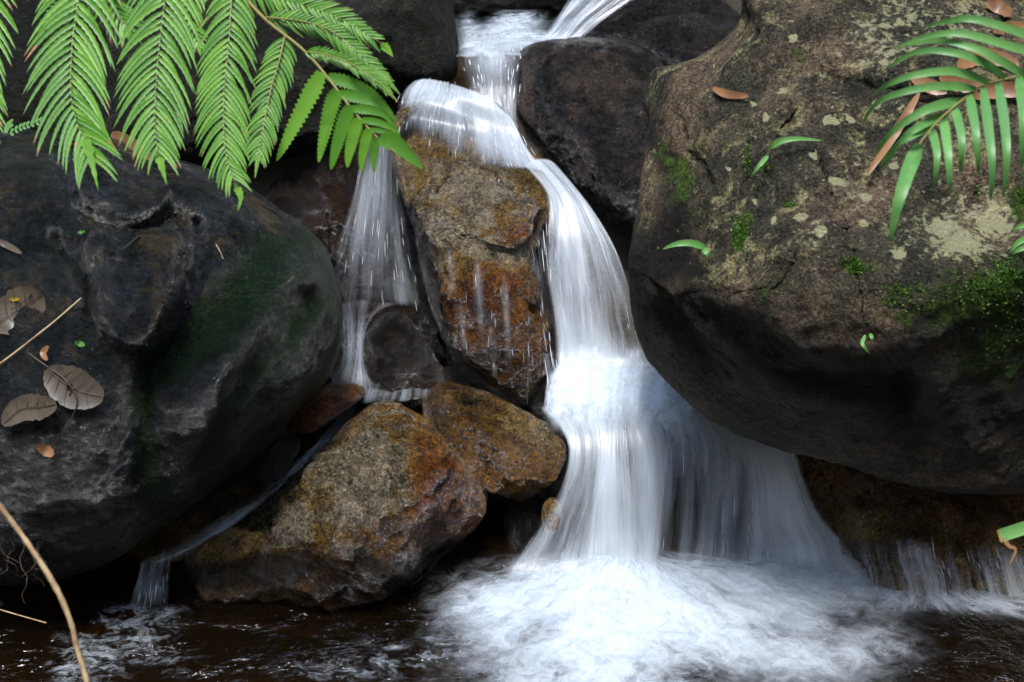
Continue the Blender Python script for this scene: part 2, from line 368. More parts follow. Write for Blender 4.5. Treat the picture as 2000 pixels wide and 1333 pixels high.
L_RIGHT = "huge dry lichen-spotted boulder overhanging the falls on the right"
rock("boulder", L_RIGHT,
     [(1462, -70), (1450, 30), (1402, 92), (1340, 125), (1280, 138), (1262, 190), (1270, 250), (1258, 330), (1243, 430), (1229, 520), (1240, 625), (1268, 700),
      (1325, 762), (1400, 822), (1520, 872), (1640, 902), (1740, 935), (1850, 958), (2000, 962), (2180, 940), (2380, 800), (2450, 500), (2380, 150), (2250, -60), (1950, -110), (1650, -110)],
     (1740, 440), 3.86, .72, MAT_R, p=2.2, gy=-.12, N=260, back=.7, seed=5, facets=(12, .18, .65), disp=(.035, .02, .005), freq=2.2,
     feats=[('line', [(1240, 500), (1300, 470), (1420, 500), (1540, 570), (1660, 590), (1780, 590), (1900, 560), (2050, 520), (2300, 480)], 85, .15),
            ('step', [(1750, -60), (1640, 60), (1580, 190), (1560, 210)], 40, 260, -.10), ('line', [(1600, 150), (1700, 175), (1800, 185), (1950, 190)], 26, -.03), ('bump', 1820, 110, 180, 70, 5, .06),
            ('line', [(1560, 60), (1570, 170), (1540, 220)], 30, -.05), ('line', [(1430, 220), (1436, 310), (1400, 410), (1385, 460)], 22, -.07),
            ('step', [(1262, 240), (1334, 300), (1312, 420), (1235, 520)], 8, 160, .13), ('bump', 1340, 250, 70, 80, 0, .06),
            ('line', [(1480, 310), (1490, 380)], 20, -.06), ('bump', 1490, 510, 45, 35, 0, -.035), ('line', [(1545, 520), (1500, 560), (1440, 560)], 24, -.05),
            ('line', [(1330, 560), (1450, 640), (1560, 720), (1640, 740), (1760, 760)], 40, -.055), ('line', [(1480, 620), (1560, 660), (1660, 670), (1760, 720)], 34, -.04),
            ('line', [(1300, 620), (1380, 700), (1500, 790)], 36, -.04), ('bump', 1620, 790, 120, 40, 15, .04), ('line', [(1760, 740), (1780, 840), (1800, 900)], 40, -.05), ('bump', 1900, 720, 130, 90, 0, .04)],
     attrs={'moss': [('bump', 1960, 555, 110, 45, -10, .55), ('bump', 1900, 720, 200, 120, 0, .14), ('bump', 1660, 545, 35, 16, 0, .8), ('bump', 1760, 610, 160, 50, -8, .35), ('line', [(1425, 240), (1430, 300)], 12, .6), ('line', [(1425, 390), (1395, 440)], 13, .8),
                     ('bump', 1300, 330, 30, 90, -10, .55), ('bump', 1980, 700, 120, 120, 0, .4), ('bump', 1560, 80, 30, 80, 0, .3), ('bump', 1490, 560, 60, 50, 40, .4), ('bump', 1540, 395, 14, 8, 0, .8), ('bump', 1990, 400, 25, 60, 0, .6)],
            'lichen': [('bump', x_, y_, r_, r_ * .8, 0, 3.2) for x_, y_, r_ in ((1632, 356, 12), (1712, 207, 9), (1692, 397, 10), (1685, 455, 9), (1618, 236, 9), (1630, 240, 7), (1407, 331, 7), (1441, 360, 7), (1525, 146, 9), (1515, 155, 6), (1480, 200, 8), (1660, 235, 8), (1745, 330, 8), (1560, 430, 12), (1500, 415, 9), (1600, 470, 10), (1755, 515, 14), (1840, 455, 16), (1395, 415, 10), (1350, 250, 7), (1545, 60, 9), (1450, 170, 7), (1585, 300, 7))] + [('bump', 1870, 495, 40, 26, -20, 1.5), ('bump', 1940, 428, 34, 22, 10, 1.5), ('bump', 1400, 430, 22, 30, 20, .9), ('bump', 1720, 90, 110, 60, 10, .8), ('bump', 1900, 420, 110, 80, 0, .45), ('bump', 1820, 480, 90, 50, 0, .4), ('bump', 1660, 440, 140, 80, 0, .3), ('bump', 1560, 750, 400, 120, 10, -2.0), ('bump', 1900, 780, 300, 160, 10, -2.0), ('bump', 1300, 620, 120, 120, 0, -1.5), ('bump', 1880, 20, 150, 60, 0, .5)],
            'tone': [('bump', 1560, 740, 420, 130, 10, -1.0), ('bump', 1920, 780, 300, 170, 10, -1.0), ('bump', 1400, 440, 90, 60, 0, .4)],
            'wet': [('bump', 1500, 720, 420, 130, 10, .3), ('bump', 1900, 780, 300, 150, 10, .3)], 'dark': [('line', [(1240, 600), (1350, 640), (1500, 720), (1700, 780), (1900, 800), (2200, 800)], 130, .85), ('line', [(1255, 250), (1296, 320), (1285, 420), (1240, 510)], 24, .9)]})  # the broad dark band is underside shade put into the colour

L_UL = "dark mossy boulder behind the fern left of the upper cascade"
rock("boulder", L_UL,
     [(-150, -120), (250, -130), (700, -110), (872, -70), (888, 30), (894, 110), (885, 150), (850, 165), (790, 168), (720, 230), (600, 300), (420, 330), (200, 340), (20, 320), (-150, 250), (-260, 100), (-230, -40)],
     (360, 90), 4.95, .45, MAT_U, p=2.6, gy=-.6, N=150, seed=9, disp=(.04, .02, .008),
     feats=[('bump', 690, 20, 120, 60, 0, .08), ('line', [(760, -40), (850, 20), (885, 100)], 40, .05), ('line', [(330, 0), (420, 90), (480, 200)], 40, -.1), ('bump', 760, 200, 120, 60, 0, -.12), ('line', [(120, -60), (160, 80), (150, 220)], 40, -.1)],
     attrs={'moss': [('bump', 780, 60, 120, 90, 0, .45), ('bump', 500, 200, 300, 80, 0, .3)], 'tone': [('bump', 690, 0, 60, 30, 0, 1.8), ('bump', 240, 40, 40, 60, 0, 1.4), ('bump', 400, 20, 40, 40, 0, 1.4)], 'wet': [('bump', 690, 0, 120, 50, 0, -.3), ('bump', 500, 100, 900, 500, 0, -.35)]})

L_MR = "dark pinkish granite boulder between the upper cascade and the huge right boulder"
rock("boulder", L_MR,
     [(985, 150), (1000, 112), (1040, 88), (1100, 78), (1170, 74), (1235, 82), (1290, 118), (1330, 200), (1340, 330), (1330, 450), (1290, 540), (1230, 520), (1190, 460), (1140, 390), (1090, 320), (1040, 255), (1000, 200)],
     (1180, 270), 4.85, .3, MAT_D, p=2.8, gy=-.75, N=150, seed=12, disp=(.03, .016, .010), facets=(9, .2, .7),
     feats=[('line', [(1192, 130), (1184, 175)], 9, -.025), ('bump', 1130, 110, 70, 30, 0, .05)],
     attrs={'tone': [('bump', 1170, 160, 90, 50, 20, .7), ('bump', 1010, 170, 20, 50, 0, 1.0), ('bump', 1190, 460, 80, 90, 0, -1.0)], 'wet': [('bump', 1030, 180, 40, 90, -20, .5), ('bump', 1200, 130, 120, 60, 0, -.25)], 'moss': [('bump', 1060, 220, 30, 80, -25, .35), ('bump', 1265, 105, 30, 15, 20, .6)]})

rock("boulder", "black boulder half hidden behind the upper stream at the very top",
     [(820, -140), (1000, -170), (1200, -160), (1290, -90), (1250, -25), (1150, 2), (1060, 14), (980, 22), (890, 20), (830, -20)], (1040, -70), 6.2, .3, MAT_U, p=2.6, gy=-1.5, N=80, seed=61, disp=(.05, .03, .01))

L_TOP = "black wet boulder at the top between the chute and the huge right boulder"
rock("boulder", L_TOP,
     [(1125, 66), (1165, 40), (1205, 15), (1260, -14), (1330, -26), (1395, -8), (1445, 34), (1470, 80), (1450, 170), (1370, 200), (1300, 190), (1260, 130), (1230, 85), (1170, 80)],
     (1310, 60), 5.35, .25, MAT_D, p=2.6, gy=-3.0, N=110, seed=15, disp=(.03, .02, .012), facets=(8, .2, .7),
     attrs={'wet': [('bump', 1310, 50, 150, 60, 0, .4)], 'moss': [('bump', 1345, 65, 22, 22, 0, .6)], 'tone': [('bump', 1300, 50, 150, 60, 0, -.4)]})

L_CT = "tall wet rock mid-stream, tan and flat on top, dark amber and dripping below"
L_CB = L_CT
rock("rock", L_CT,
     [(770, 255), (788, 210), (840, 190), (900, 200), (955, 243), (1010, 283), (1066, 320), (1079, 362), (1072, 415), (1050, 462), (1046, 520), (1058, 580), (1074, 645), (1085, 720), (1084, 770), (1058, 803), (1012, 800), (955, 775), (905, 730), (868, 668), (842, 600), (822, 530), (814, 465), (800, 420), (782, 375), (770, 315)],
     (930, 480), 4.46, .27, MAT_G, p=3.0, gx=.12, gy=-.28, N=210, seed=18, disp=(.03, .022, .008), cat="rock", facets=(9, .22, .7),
     feats=[('ramp', 470, 190, -.40), ('step', [(790, 430), (825, 452), (875, 444), (930, 462), (985, 482), (1030, 462), (1065, 410)], 9, 150, .07), ('line', [(870, 280), (880, 330), (850, 380), (860, 440)], 14, -.035), ('bump', 930, 380, 90, 50, 10, .03),
            ('line', [(1050, 370), (1020, 430), (960, 465)], 12, .025), ('bump', 880, 490, 60, 30, 20, .05), ('line', [(960, 500), (1000, 560), (1050, 620)], 12, -.03), ('line', [(870, 640), (960, 640), (1040, 600)], 16, -.025), ('bump', 930, 560, 60, 50, 0, .03), ('bump', 1045, 500, 26, 40, 0, -.05)],
     attrs={'moss': [('line', [(875, 290), (880, 330), (850, 390)], 12, .5), ('bump', 800, 420, 18, 40, 0, .7), ('bump', 850, 580, 30, 70, 0, .35), ('bump', 1000, 560, 40, 50, 0, .3), ('bump', 970, 730, 90, 60, 0, .3), ('bump', 985, 470, 50, 12, 0, .5)],
            'tone': [('bump', 930, 370, 100, 50, 0, .8), ('line', [(835, 470), (880, 455), (930, 480), (1000, 500)], 22, 1.3)], 'amber': [('bump', 960, 660, 170, 160, 0, .95), ('bump', 820, 340, 40, 60, 0, .4), ('line', [(1060, 350), (1050, 420), (1000, 460)], 18, .5)],
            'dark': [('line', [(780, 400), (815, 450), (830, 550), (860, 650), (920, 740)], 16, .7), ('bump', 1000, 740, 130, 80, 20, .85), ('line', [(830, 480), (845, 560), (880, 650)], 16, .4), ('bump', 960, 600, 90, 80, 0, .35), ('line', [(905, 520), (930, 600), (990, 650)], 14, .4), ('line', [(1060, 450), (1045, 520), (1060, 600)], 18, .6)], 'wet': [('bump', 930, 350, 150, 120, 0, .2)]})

rock("rock", "dark wet rock face right of the amber rock, edging the main fall",
     [(1005, 480), (1030, 450), (1070, 400), (1100, 390), (1120, 470), (1110, 560), (1110, 660), (1105, 750), (1080, 810), (1045, 815), (1020, 760), (1010, 620)],
     (1060, 600), 4.48, .16, MAT_K, p=2.6, gy=-.2, N=80, seed=24, cat="rock")

L_MID = "wedge-shaped brown rock at the foot of the amber rock, mossy on top"
rock("rock", L_MID,
     [(828, 800), (836, 770), (860, 754), (895, 752), (945, 768), (1000, 792), (1045, 815), (1080, 842), (1104, 870), (1104, 905), (1090, 945), (1066, 976), (1020, 980), (965, 962), (910, 935), (865, 890), (836, 845)],
     (965, 865), 4.22, .22, MAT_B, p=2.6, gy=-.5, N=110, seed=27, disp=(.03, .025, .008), cat="rock", facets=(8, .25, .7),
     feats=[('step', [(1060, 900), (1040, 850), (960, 830), (880, 770)], 16, 120, .0), ('line', [(880, 765), (960, 790), (1050, 835)], 26, .05), ('bump', 900, 880, 60, 50, 0, -.05), ('line', [(1065, 850), (1060, 960)], 12, -.03)],
     attrs={'moss': [('bump', 910, 775, 50, 16, 15, .55), ('bump', 900, 850, 80, 50, 20, .4)], 'tone': [('bump', 1030, 830, 50, 30, 25, 1.2), ('bump', 900, 870, 90, 60, 0, -1.0)]})

L_FR = "broad golden-brown rock glistening in front, its foot in the dark pool"
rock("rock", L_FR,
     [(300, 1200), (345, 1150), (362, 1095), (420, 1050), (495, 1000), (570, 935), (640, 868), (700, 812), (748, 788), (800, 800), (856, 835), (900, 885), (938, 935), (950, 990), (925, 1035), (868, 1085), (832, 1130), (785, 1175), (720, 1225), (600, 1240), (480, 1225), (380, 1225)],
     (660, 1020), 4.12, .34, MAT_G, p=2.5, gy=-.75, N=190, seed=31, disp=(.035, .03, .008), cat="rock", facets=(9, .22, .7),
     feats=[('line', [(600, 900), (585, 960), (640, 1060), (720, 1080)], 16, -.03), ('step', [(430, 1080), (520, 1060), (600, 1058), (680, 1090), (760, 1060), (850, 1040), (950, 1010)], 14, 260, .13),
            ('line', [(720, 860), (800, 920), (880, 950)], 22, .03), ('line', [(870, 950), (760, 1010), (680, 1075)], 18, -.035), ('bump', 690, 950, 90, 80, 0, .05), ('line', [(660, 1150), (720, 1080)], 14, -.05), ('bump', 780, 1120, 70, 40, -25, .03), ('line', [(250, 1230), (500, 1215), (700, 1215), (820, 1170), (900, 1110)], 62, -.26)],
     attrs={'moss': [('line', [(620, 890), (560, 960), (470, 1030)], 26, .6), ('line', [(870, 960), (760, 1020), (680, 1080)], 26, .5), ('bump', 880, 900, 40, 50, 0, .5), ('line', [(360, 1110), (480, 1090), (600, 1110)], 26, .45)],
            'tone': [('bump', 690, 920, 80, 90, 0, 1.2), ('bump', 530, 1040, 60, 25, -25, 1.2), ('bump', 880, 1010, 50, 40, 0, -1.2), ('bump', 600, 1160, 250, 40, 0, -1.5)], 'wet': [('bump', 650, 1140, 300, 50, 0, .3)], 'amber': [('bump', 880, 990, 90, 110, 0, .8), ('line', [(500, 990), (600, 900), (700, 830)], 40, .5), ('bump', 700, 1140, 120, 40, 0, .6), ('bump', 830, 880, 60, 60, 0, .5)], 'dark': [('line', [(560, 935), (640, 905), (700, 935), (720, 1010), (640, 1070)], 9, .35), ('line', [(700, 830), (760, 880), (790, 960)], 8, .4), ('bump', 770, 1030, 60, 40, -30, .4), ('line', [(350, 1130), (450, 1115), (600, 1095), (690, 1125), (800, 1095), (880, 1060)], 30, .95), ('bump', 540, 1150, 190, 45, 0, .6), ('bump', 800, 1120, 60, 30, -30, .5), ('line', [(640, 870), (560, 945), (470, 1020)], 14, .6), ('line', [(720, 820), (800, 850), (870, 930)], 14, .45), ('line', [(600, 900), (585, 960), (640, 1050)], 14, .4), ('line', [(880, 950), (760, 1015), (680, 1080)], 16, .5)]})  # dark strokes: streaks, plus shade painted on the lower face below the step

rock("rock", "small flat ochre stone wedged against the left boulder above the runnel",
     [(560, 828), (575, 800), (605, 772), (640, 756), (690, 750), (714, 762), (700, 782), (655, 812), (615, 838), (580, 848)],
     (632, 800), 4.24, .1, MAT_G, p=2.8, gy=-1.2, N=60, seed=35, disp=(.012, .01, .006), cat="rock", feats=[('step', [(565, 822), (640, 800), (712, 770)], 8, 60, .025)],
     attrs={'amber': [('bump', 640, 800, 120, 60, 0, 1.2)], 'tone': [('bump', 630, 775, 60, 20, -20, -.5)], 'moss': [('bump', 640, 765, 60, 12, -15, .3)]})

rock("rock", "small rounded blackish rock under the thin left fall",
     [(695, 760), (705, 700), (722, 645), (745, 616), (778, 612), (808, 630), (835, 680), (862, 750), (850, 790), (780, 800), (720, 790)],
     (775, 710), 4.42, .16, MAT_K, p=2.5, gy=-.3, N=80, seed=38, cat="rock", attrs={'wet': [('bump', 760, 680, 80, 80, 0, .4)]})

rock("rock", "little glinting wet stone beside the runnel below the ochre stone",
     [(502, 925), (515, 885), (540, 858), (570, 850), (585, 868), (572, 900), (545, 930), (515, 938)], (545, 895), 4.03, .09, MAT_K, p=2.4, gy=-1.0, N=50, seed=41, cat="rock", disp=(.012, .012, .006),
     attrs={'moss': [('bump', 560, 880, 30, 30, 0, .4)], 'wet': [('bump', 540, 890, 60, 60, 0, .6)]})

rock("rock", "dark brown rock face behind the thin left fall",
     [(520, 380), (600, 330), (700, 280), (800, 300), (840, 420), (850, 600), (860, 780), (760, 800), (650, 800), (560, 700), (510, 540)],
     (690, 560), 4.78, .2, MAT_K, p=3, gy=-.3, N=110, seed=44, disp=(.05, .04, .01), cat="rock",
     feats=[('step', [(640, 590), (730, 585), (820, 600)], 20, 120, -.12)], attrs={'tone': [('bump', 660, 420, 40, 70, 0, 1.0), ('bump', 700, 500, 60, 60, 0, .8)]})

rock("rock", "rust-brown sloping rock under the narrow runnel between two boulders",
     [(600, 850), (690, 780), (780, 770), (850, 790), (760, 860), (640, 960), (500, 1060), (390, 1110), (300, 1130), (225, 1130), (240, 1080), (330, 1020), (470, 930)],
     (520, 960), 4.32, .1, MAT_B, p=3, gy=-.95, N=100, seed=47, disp=(.02, .015, .006), cat="rock")

rock("rock", "rust-stained ledge in shadow under the huge right boulder, seeping water",
     [(1540, 860), (1650, 840), (1850, 880), (2050, 900), (2300, 950), (2400, 1100), (2250, 1210), (2000, 1200), (1820, 1190), (1700, 1170), (1640, 1100), (1590, 1010), (1560, 930)],
     (1880, 1030), 4.2, .26, MAT_B, p=3.2, gy=-.5, N=130, seed=50, disp=(.04, .03, .01), cat="rock",
     attrs={'tone': [('bump', 1700, 1010, 60, 40, 10, .8), ('bump', 1960, 1080, 50, 80, 0, .3), ('bump', 1880, 950, 250, 50, 0, -1.2)], 'moss': [('bump', 1850, 940, 200, 40, 0, .4)]})

rock("rock", "dark step of rock behind the wide lower veil of water",
     [(1010, 900), (1060, 830), (1120, 770), (1250, 740), (1400, 760), (1560, 820), (1640, 900), (1680, 1020), (1690, 1140), (1560, 1190), (1350, 1200), (1100, 1190), (1000, 1140), (990, 1010)],
     (1330, 980), 4.36, .22, MAT_K, p=3.4, gy=-.35, N=130, seed=53, disp=(.05, .04, .01), cat="rock")

rock("rock", "small yellowish stone half washed over at the left edge of the lower veil",
     [(1058, 1020), (1062, 985), (1078, 972), (1094, 985), (1098, 1015), (1086, 1040), (1068, 1044)], (1078, 1008), 4.08, .06, MAT_G, p=2.3, gy=-.3, N=40, seed=56, disp=(.006, .006, .003), cat="rock")
#@@WATER
# ------------------------------------------------------------------ water
def veil_mat(name, su=(9, 34, 130), sv=(1.4, 2.0, 4.0), amp=1.25, soft=.36, gain=1.0, col=(.70, .77, .84), trans=.45, gloss=.04, warp=.0):  # col has a slight blue of reflected sky put into it
    """white falling water: streaks drawn out along the flow (uv in metres), thin where dens is low"""
    m = M(name); uv = m.n("UVMap"); d = m.attr("dens")
    h = None
    if warp:
        wv = m.noise(m.n("Mapping", Vector=uv, Scale=(9, 9, 1)), 1.0, 3, .5, out=1)
        uv = m.n("VectorMath", {'operation': 'MULTIPLY_ADD'}, _0=m.n("VectorMath", {'operation': 'SUBTRACT'}, _0=wv, _1=(.5, .5, .5)), _1=(warp, warp, 0), _2=uv)
    for a, b, wt in zip(su, sv, (.5, .38, .22)):
        n = m.noise(m.n("Mapping", Vector=uv, Scale=(a, b, 1)), 1.0, 3, .55, .15)
        n = m.math('MULTIPLY', m.math('SUBTRACT', n, .5), wt * 2.2)
        h = n if h is None else m.math('ADD', h, n)
    v = m.math('ADD', d, m.math('MULTIPLY', h, amp))
    al = m.math('MULTIPLY', m.ramp(v, .56 - soft * 1.5, .56 + soft * 1.9), m.ramp(d, .02, .45))
    al = m.math('MULTIPLY', al, gain, clamp=True)
    b = m.bump(h, .22, .012)
    df = m.n("BsdfDiffuse", Color=col, Normal=b); tr = m.n("BsdfTranslucent", Color=col)
    sh = m.n("MixShader", _0=trans, _1=df, _2=tr)
    sh = m.n("MixShader", _0=gloss, _1=sh, _2=m.n("BsdfGlossy", Color=(1, 1, 1), Roughness=.25, Normal=b))
    tp = m.n("BsdfTransparent", Color=(1, 1, 1))
    return m.surf(m.n("MixShader", _0=al, _1=tp, _2=sh))

VEIL = veil_mat("falling_water", gain=.64, warp=.022)
THIN = veil_mat("thin_falling_water", su=(11, 45, 260), sv=(1.2, 2.5, 7.0), amp=1.6, soft=.38, gain=.5)
FOAM = veil_mat("foam_water", su=(8, 26, 90), sv=(4.0, 13.0, 45.0), amp=1.6, soft=.42, warp=.12, gain=.95)
SWIRL = veil_mat("broken_foam", su=(14, 45, 130), sv=(14, 45, 130), amp=2.2, soft=.26, warp=.16, gain=.5, gloss=.2)
FILM = veil_mat("water_film", su=(25, 90, 300), sv=(2, 5, 14), amp=1.5, soft=.3, gain=.55, gloss=.25)

def clear_mat(name, tint, bs, bd, scale, murk=0.0, murkc=(.05, .03, .012)):
    m = M(name); co = m.n("TexCoord", out=3)
    n = m.math('ADD', m.noise(co, scale, 4, .6, .8), m.math('MULTIPLY', m.noise(co, scale * 3.2, 3, .6), .3))
    b = m.bump(n, bs, bd)
    fr = m.n("Fresnel", IOR=1.33, Normal=b)
    return m.surf(m.n("MixShader", _0=m.math('ADD', fr, .015), _1=m.n("MixShader", _0=murk, _1=m.n("BsdfTransparent", Color=tint), _2=m.n("BsdfDiffuse", Color=murkc)), _2=m.n("BsdfGlossy", Color=(1, 1, 1), Roughness=.06, Normal=b)))
CLEAR = clear_mat("pool_water", (.42, .25, .10), .9, .045, 9, .16, (.026, .015, .006))
RUN = clear_mat("running_water", (.75, .62, .5), .8, .02, 40)

def sheet(streams, nu=60, nv=90, layers=2, gap=.014, wob=.006, seed=0, fade=(.06, .05), edge=.10, patch=.4):
    """water surface through streamlines [(px,py,d,dens),...]; returns verts, faces, uv, dens for several close layers"""
    ST_ = [catmull(s_, nv) for s_ in streams]
    A = np.stack(ST_, 0)                                     # k, nv, 4
    k = len(streams); B = np.stack([catmull(A[:, j], nu) for j in range(nv)], 0)   # nv, nu, 4
    dens = np.clip(B[..., 3], 0, 1.2); B[..., 2] = np.clip(B[..., 2], A[..., 2].min(), A[..., 2].max())
    vv = np.linspace(0, 1, nv)[:, None]; uu = np.linspace(0, 1, nu)[None]
    dens = dens * sstep(0, fade[0] + 1e-6, vv) * sstep(0, fade[1] + 1e-6, 1 - vv)
    if edge: dens = dens * (.25 + .75 * sstep(0, edge, np.minimum(uu, 1 - uu)))
    V, F, U, D = [], [], [], []
    for l in range(layers):
        P = W(B[..., 0], B[..., 1], B[..., 2])
        seg = np.linalg.norm(np.diff(P, axis=0), axis=-1).mean(1); v = np.concatenate([[0], np.cumsum(seg)])
        wid = np.linalg.norm(np.diff(P, axis=1), axis=-1).sum(1).mean()
        Uc = np.stack([np.broadcast_to(uu * wid + 3.7 * l + seed * 1.3, (nv, nu)), np.broadcast_to(v[:, None] + 1.9 * l, (nv, nu))], -1)
        q = np.stack([Uc[..., 0] * 22, Uc[..., 1] * 3.5, np.full((nv, nu), seed + l * 7.3)], -1)
        n = perlin(q, seed + l) + .5 * perlin(q * [2.3, 2, 1], seed + l + 5)
        tc = P - np.array([0, 0, CH]); tc /= np.linalg.norm(tc, axis=-1, keepdims=True)
        P = P + tc * (gap * (l - (layers - 1) / 2) + wob * n)[..., None]
        F.append(grid_faces(nu, nv, sum(len(x) for x in V))); V.append(P.reshape(-1, 3)); U.append(Uc.reshape(-1, 2))
        lo = perlin(np.stack([Uc[..., 0] * 7, Uc[..., 1] * 2.2, np.full((nv, nu), seed * 3. + l)], -1), seed + 30) + .6 * perlin(np.stack([Uc[..., 0] * 16, Uc[..., 1] * 5, np.full((nv, nu), seed * 3. + l)], -1), seed + 31)
        D.append((np.clip(dens * (1 + patch * lo), 0, 1.2) * (1 if l == 0 else .92)).ravel())
    return [np.concatenate(x) for x in (V, F, U, D)]

def tube(path, rad, n=6):
    P = np.asarray(path, float); m_ = len(P); R_ = np.broadcast_to(np.asarray(rad, float), (m_,))
    T = np.gradient(P, axis=0); T /= np.linalg.norm(T, axis=1, keepdims=True) + 1e-12
    up = np.array([.31, .17, .93]); a = np.cross(T, up); a /= np.linalg.norm(a, axis=1, keepdims=True) + 1e-9; b = np.cross(T, a)
    t = np.arange(n) * 2 * math.pi / n
    V = P[:, None] + R_[:, None, None] * (np.cos(t)[None, :, None] * a[:, None] + np.sin(t)[None, :, None] * b[:, None])
    i = np.arange(m_ * n).reshape(m_, n)
    F = np.stack([i[:-1], np.roll(i[:-1], -1, 1), np.roll(i[1:], -1, 1), i[1:]], -1).reshape(-1, 4)
    return V.reshape(-1, 3), F

def join(parts):
    V, F, o = [], [], 0
    for p in parts:
        v, f = p[0], p[1]; V.append(v); F.append(np.asarray(f) + o); o += len(v)
    return np.concatenate(V), np.concatenate(F)

DROP = M("bright_water_drops"); DROPM = DROP.surf(DROP.n("BsdfPrincipled", Base_Color=(.88, .92, .95), Roughness=.15, Subsurface_Weight=0.0, Specular_IOR_Level=.8))
def strands(streams, n, lmin=.03, lmax=.12, r=.0009, spread=.015, seed=0, nv=120):
    """thin threads and thrown drops that follow the same streamlines"""
    g = np.random.default_rng(seed); A = np.stack([catmull(s_, nv) for s_ in streams], 0); out = []
    for _ in range(n):
        u = g.uniform(0, len(streams) - 1.001); i = int(u); f = u - i
        line = A[i] * (1 - f) + A[i + 1] * f
        L = int(g.uniform(lmin, lmax) * nv) + 3; j = g.integers(0, max(1, nv - L)); c = line[j:j + L:2]
        if g.uniform() > c[:, 3].mean() * 1.3 + .15 or len(c) < 3: continue
        P = W(c[:, 0] + g.normal(0, 3), c[:, 1] + g.normal(0, 3), c[:, 2] - abs(g.normal(0, spread)))
        out.append(tube(P, r * g.uniform(.5, 1.3) * np.sin(np.linspace(.15, math.pi - .15, len(P))), 4))
    return join(out) if out else None

SPRAY = []
def water(name, label, streams, mat, spray=0, spr_kw={}, **kw):
    V, F, U, D = sheet(streams, **kw)
    o = mesh_obj(name, V, F, mat, attrs={'dens': D}, uv=U)
    sp = strands(streams, spray, seed=len(SPRAY) + 3, **spr_kw) if spray else None
    if sp: SPRAY.append(sp)
    return setp(o, label, kind='structure')

def dd(lst, d): return [[(x, y, d if not callable(d) else d(x, y), q) for x, y, q in s_] for s_ in lst]

# lower pool: clear brown water, rippled
px = np.linspace(-3.2, 3.6, 170); py = np.concatenate([np.linspace(1.2, 2.9, 30), np.linspace(2.92, 4.35, 120)])
PX_, PY_ = np.meshgrid(px, py)
def pix(P):
    q = P - np.array([0, 0, CH]); d = q[..., 1] * CT - q[..., 2] * ST; v = q[..., 1] * ST + q[..., 2] * CT
    return 1000 + FPX * q[..., 0] / d, 666.5 - FPX * v / d
P = np.stack([PX_, PY_, np.zeros_like(PX_)], -1); ix, iy = pix(P)
tur = .15 + 1.0 * np.exp(-(((ix - 230) / 170) ** 2 + ((iy - 1240) / 80) ** 2)) + 1.0 * np.exp(-(((ix - 1250) / 480) ** 2 + ((iy - 1230) / 120) ** 2)) + .45 * np.exp(-(((ix - 700) / 350) ** 2 + ((iy - 1290) / 50) ** 2))
P[..., 2] += tur * (.010 * perlin(P * [8, 12, 1], 3) + .004 * perlin(P * [22, 30, 1], 5))
setp(mesh_obj("pool", P.reshape(-1, 3), grid_faces(len(px), len(py)), CLEAR, origin=np.zeros(3)), kind='structure')

# foam on the pool, spreading from the foot of the veil
def foam(name, x0, x1, y0, y1, n, blobs, ctr, z0, lump, seed, layers=2, mounds=(), mat=None, label=None, zp=0.0, sw=.5, xy=False):
    X, Y = np.meshgrid(np.linspace(x0, x1, n[0]), np.linspace(y0, y1, n[1]))
    D = sum(feature(X, Y, b) for b in blobs) * sstep(0, 60, np.minimum(X - x0, x1 - X)) * sstep(0, 25, Y - y0); H = sum((feature(X, Y, b) for b in mounds), np.zeros_like(X))
    c = W(*ctr, pool_d(ctr[1], zp)); V, F, U, DD = [], [], [], []
    for l in range(layers):
        P = W(X, Y, pool_d(Y, zp)); rx, ry = P[..., 0] - c[0], (P[..., 1] - c[1])
        r = np.hypot(rx, ry); t = np.arctan2(ry, rx)
        nz = perlin(P * [11, 11, 1], seed + l) + .5 * perlin(P * [25, 25, 1], seed + l + 9) + .3 * perlin(P * [60, 60, 1], seed + l + 19)
        P[..., 2] = zp + z0 + .016 * l + (lump * nz + H) * np.clip(D, 0, 1)
        F.append(grid_faces(n[0], n[1], sum(len(x) for x in V))); V.append(P.reshape(-1, 3))
        U.append((np.stack([P[..., 0] + l * 5.1, P[..., 1] * 1.4 + l * 2.3], -1) if xy else np.stack([t * sw + l * 5.1, r + l * 2.3], -1)).reshape(-1, 2)); DD.append(D.ravel())
    V, F, U, DD = [np.concatenate(x) for x in (V, F, U, DD)]
    return setp(mesh_obj(name, V, F, mat or FOAM, attrs={'dens': np.clip(DD, 0, 1.3)}, uv=U), label, kind='structure')

foam("foam", 780, 2000, 1085, 1420, (280, 110),
     [('bump', 1200, 1180, 260, 70, 0, .75), ('bump', 1180, 1300, 230, 110, 0, .8), ('bump', 1480, 1200, 210, 90, 10, .55), ('bump', 1560, 1290, 170, 50, 10, .4), ('bump', 1640, 1165, 130, 34, 8, .35), ('bump', 1720, 1260, 90, 26, 20, .25), ('bump', 1390, 1185, 80, 22, 15, -.45), ('bump', 1510, 1255, 110, 20, 8, -.4), ('bump', 1640, 1225, 60, 20, 10, -.3), ('bump', 1060, 1245, 60, 16, -20, -.35), ('bump', 1330, 1330, 90, 20, 0, -.3), ('bump', 1500, 1140, 60, 14, 0, .25), ('bump', 950, 1200, 90, 30, -10, .35)],
     (1230, 1090), .004, .013, 3, layers=3, mounds=[('bump', 1185, 1130, 70, 24, 0, .055), ('bump', 1480, 1145, 140, 26, 0, .03), ('bump', 1080, 1130, 50, 20, 0, .02)], label="white churning foam spreading over the pool below the wide veil")
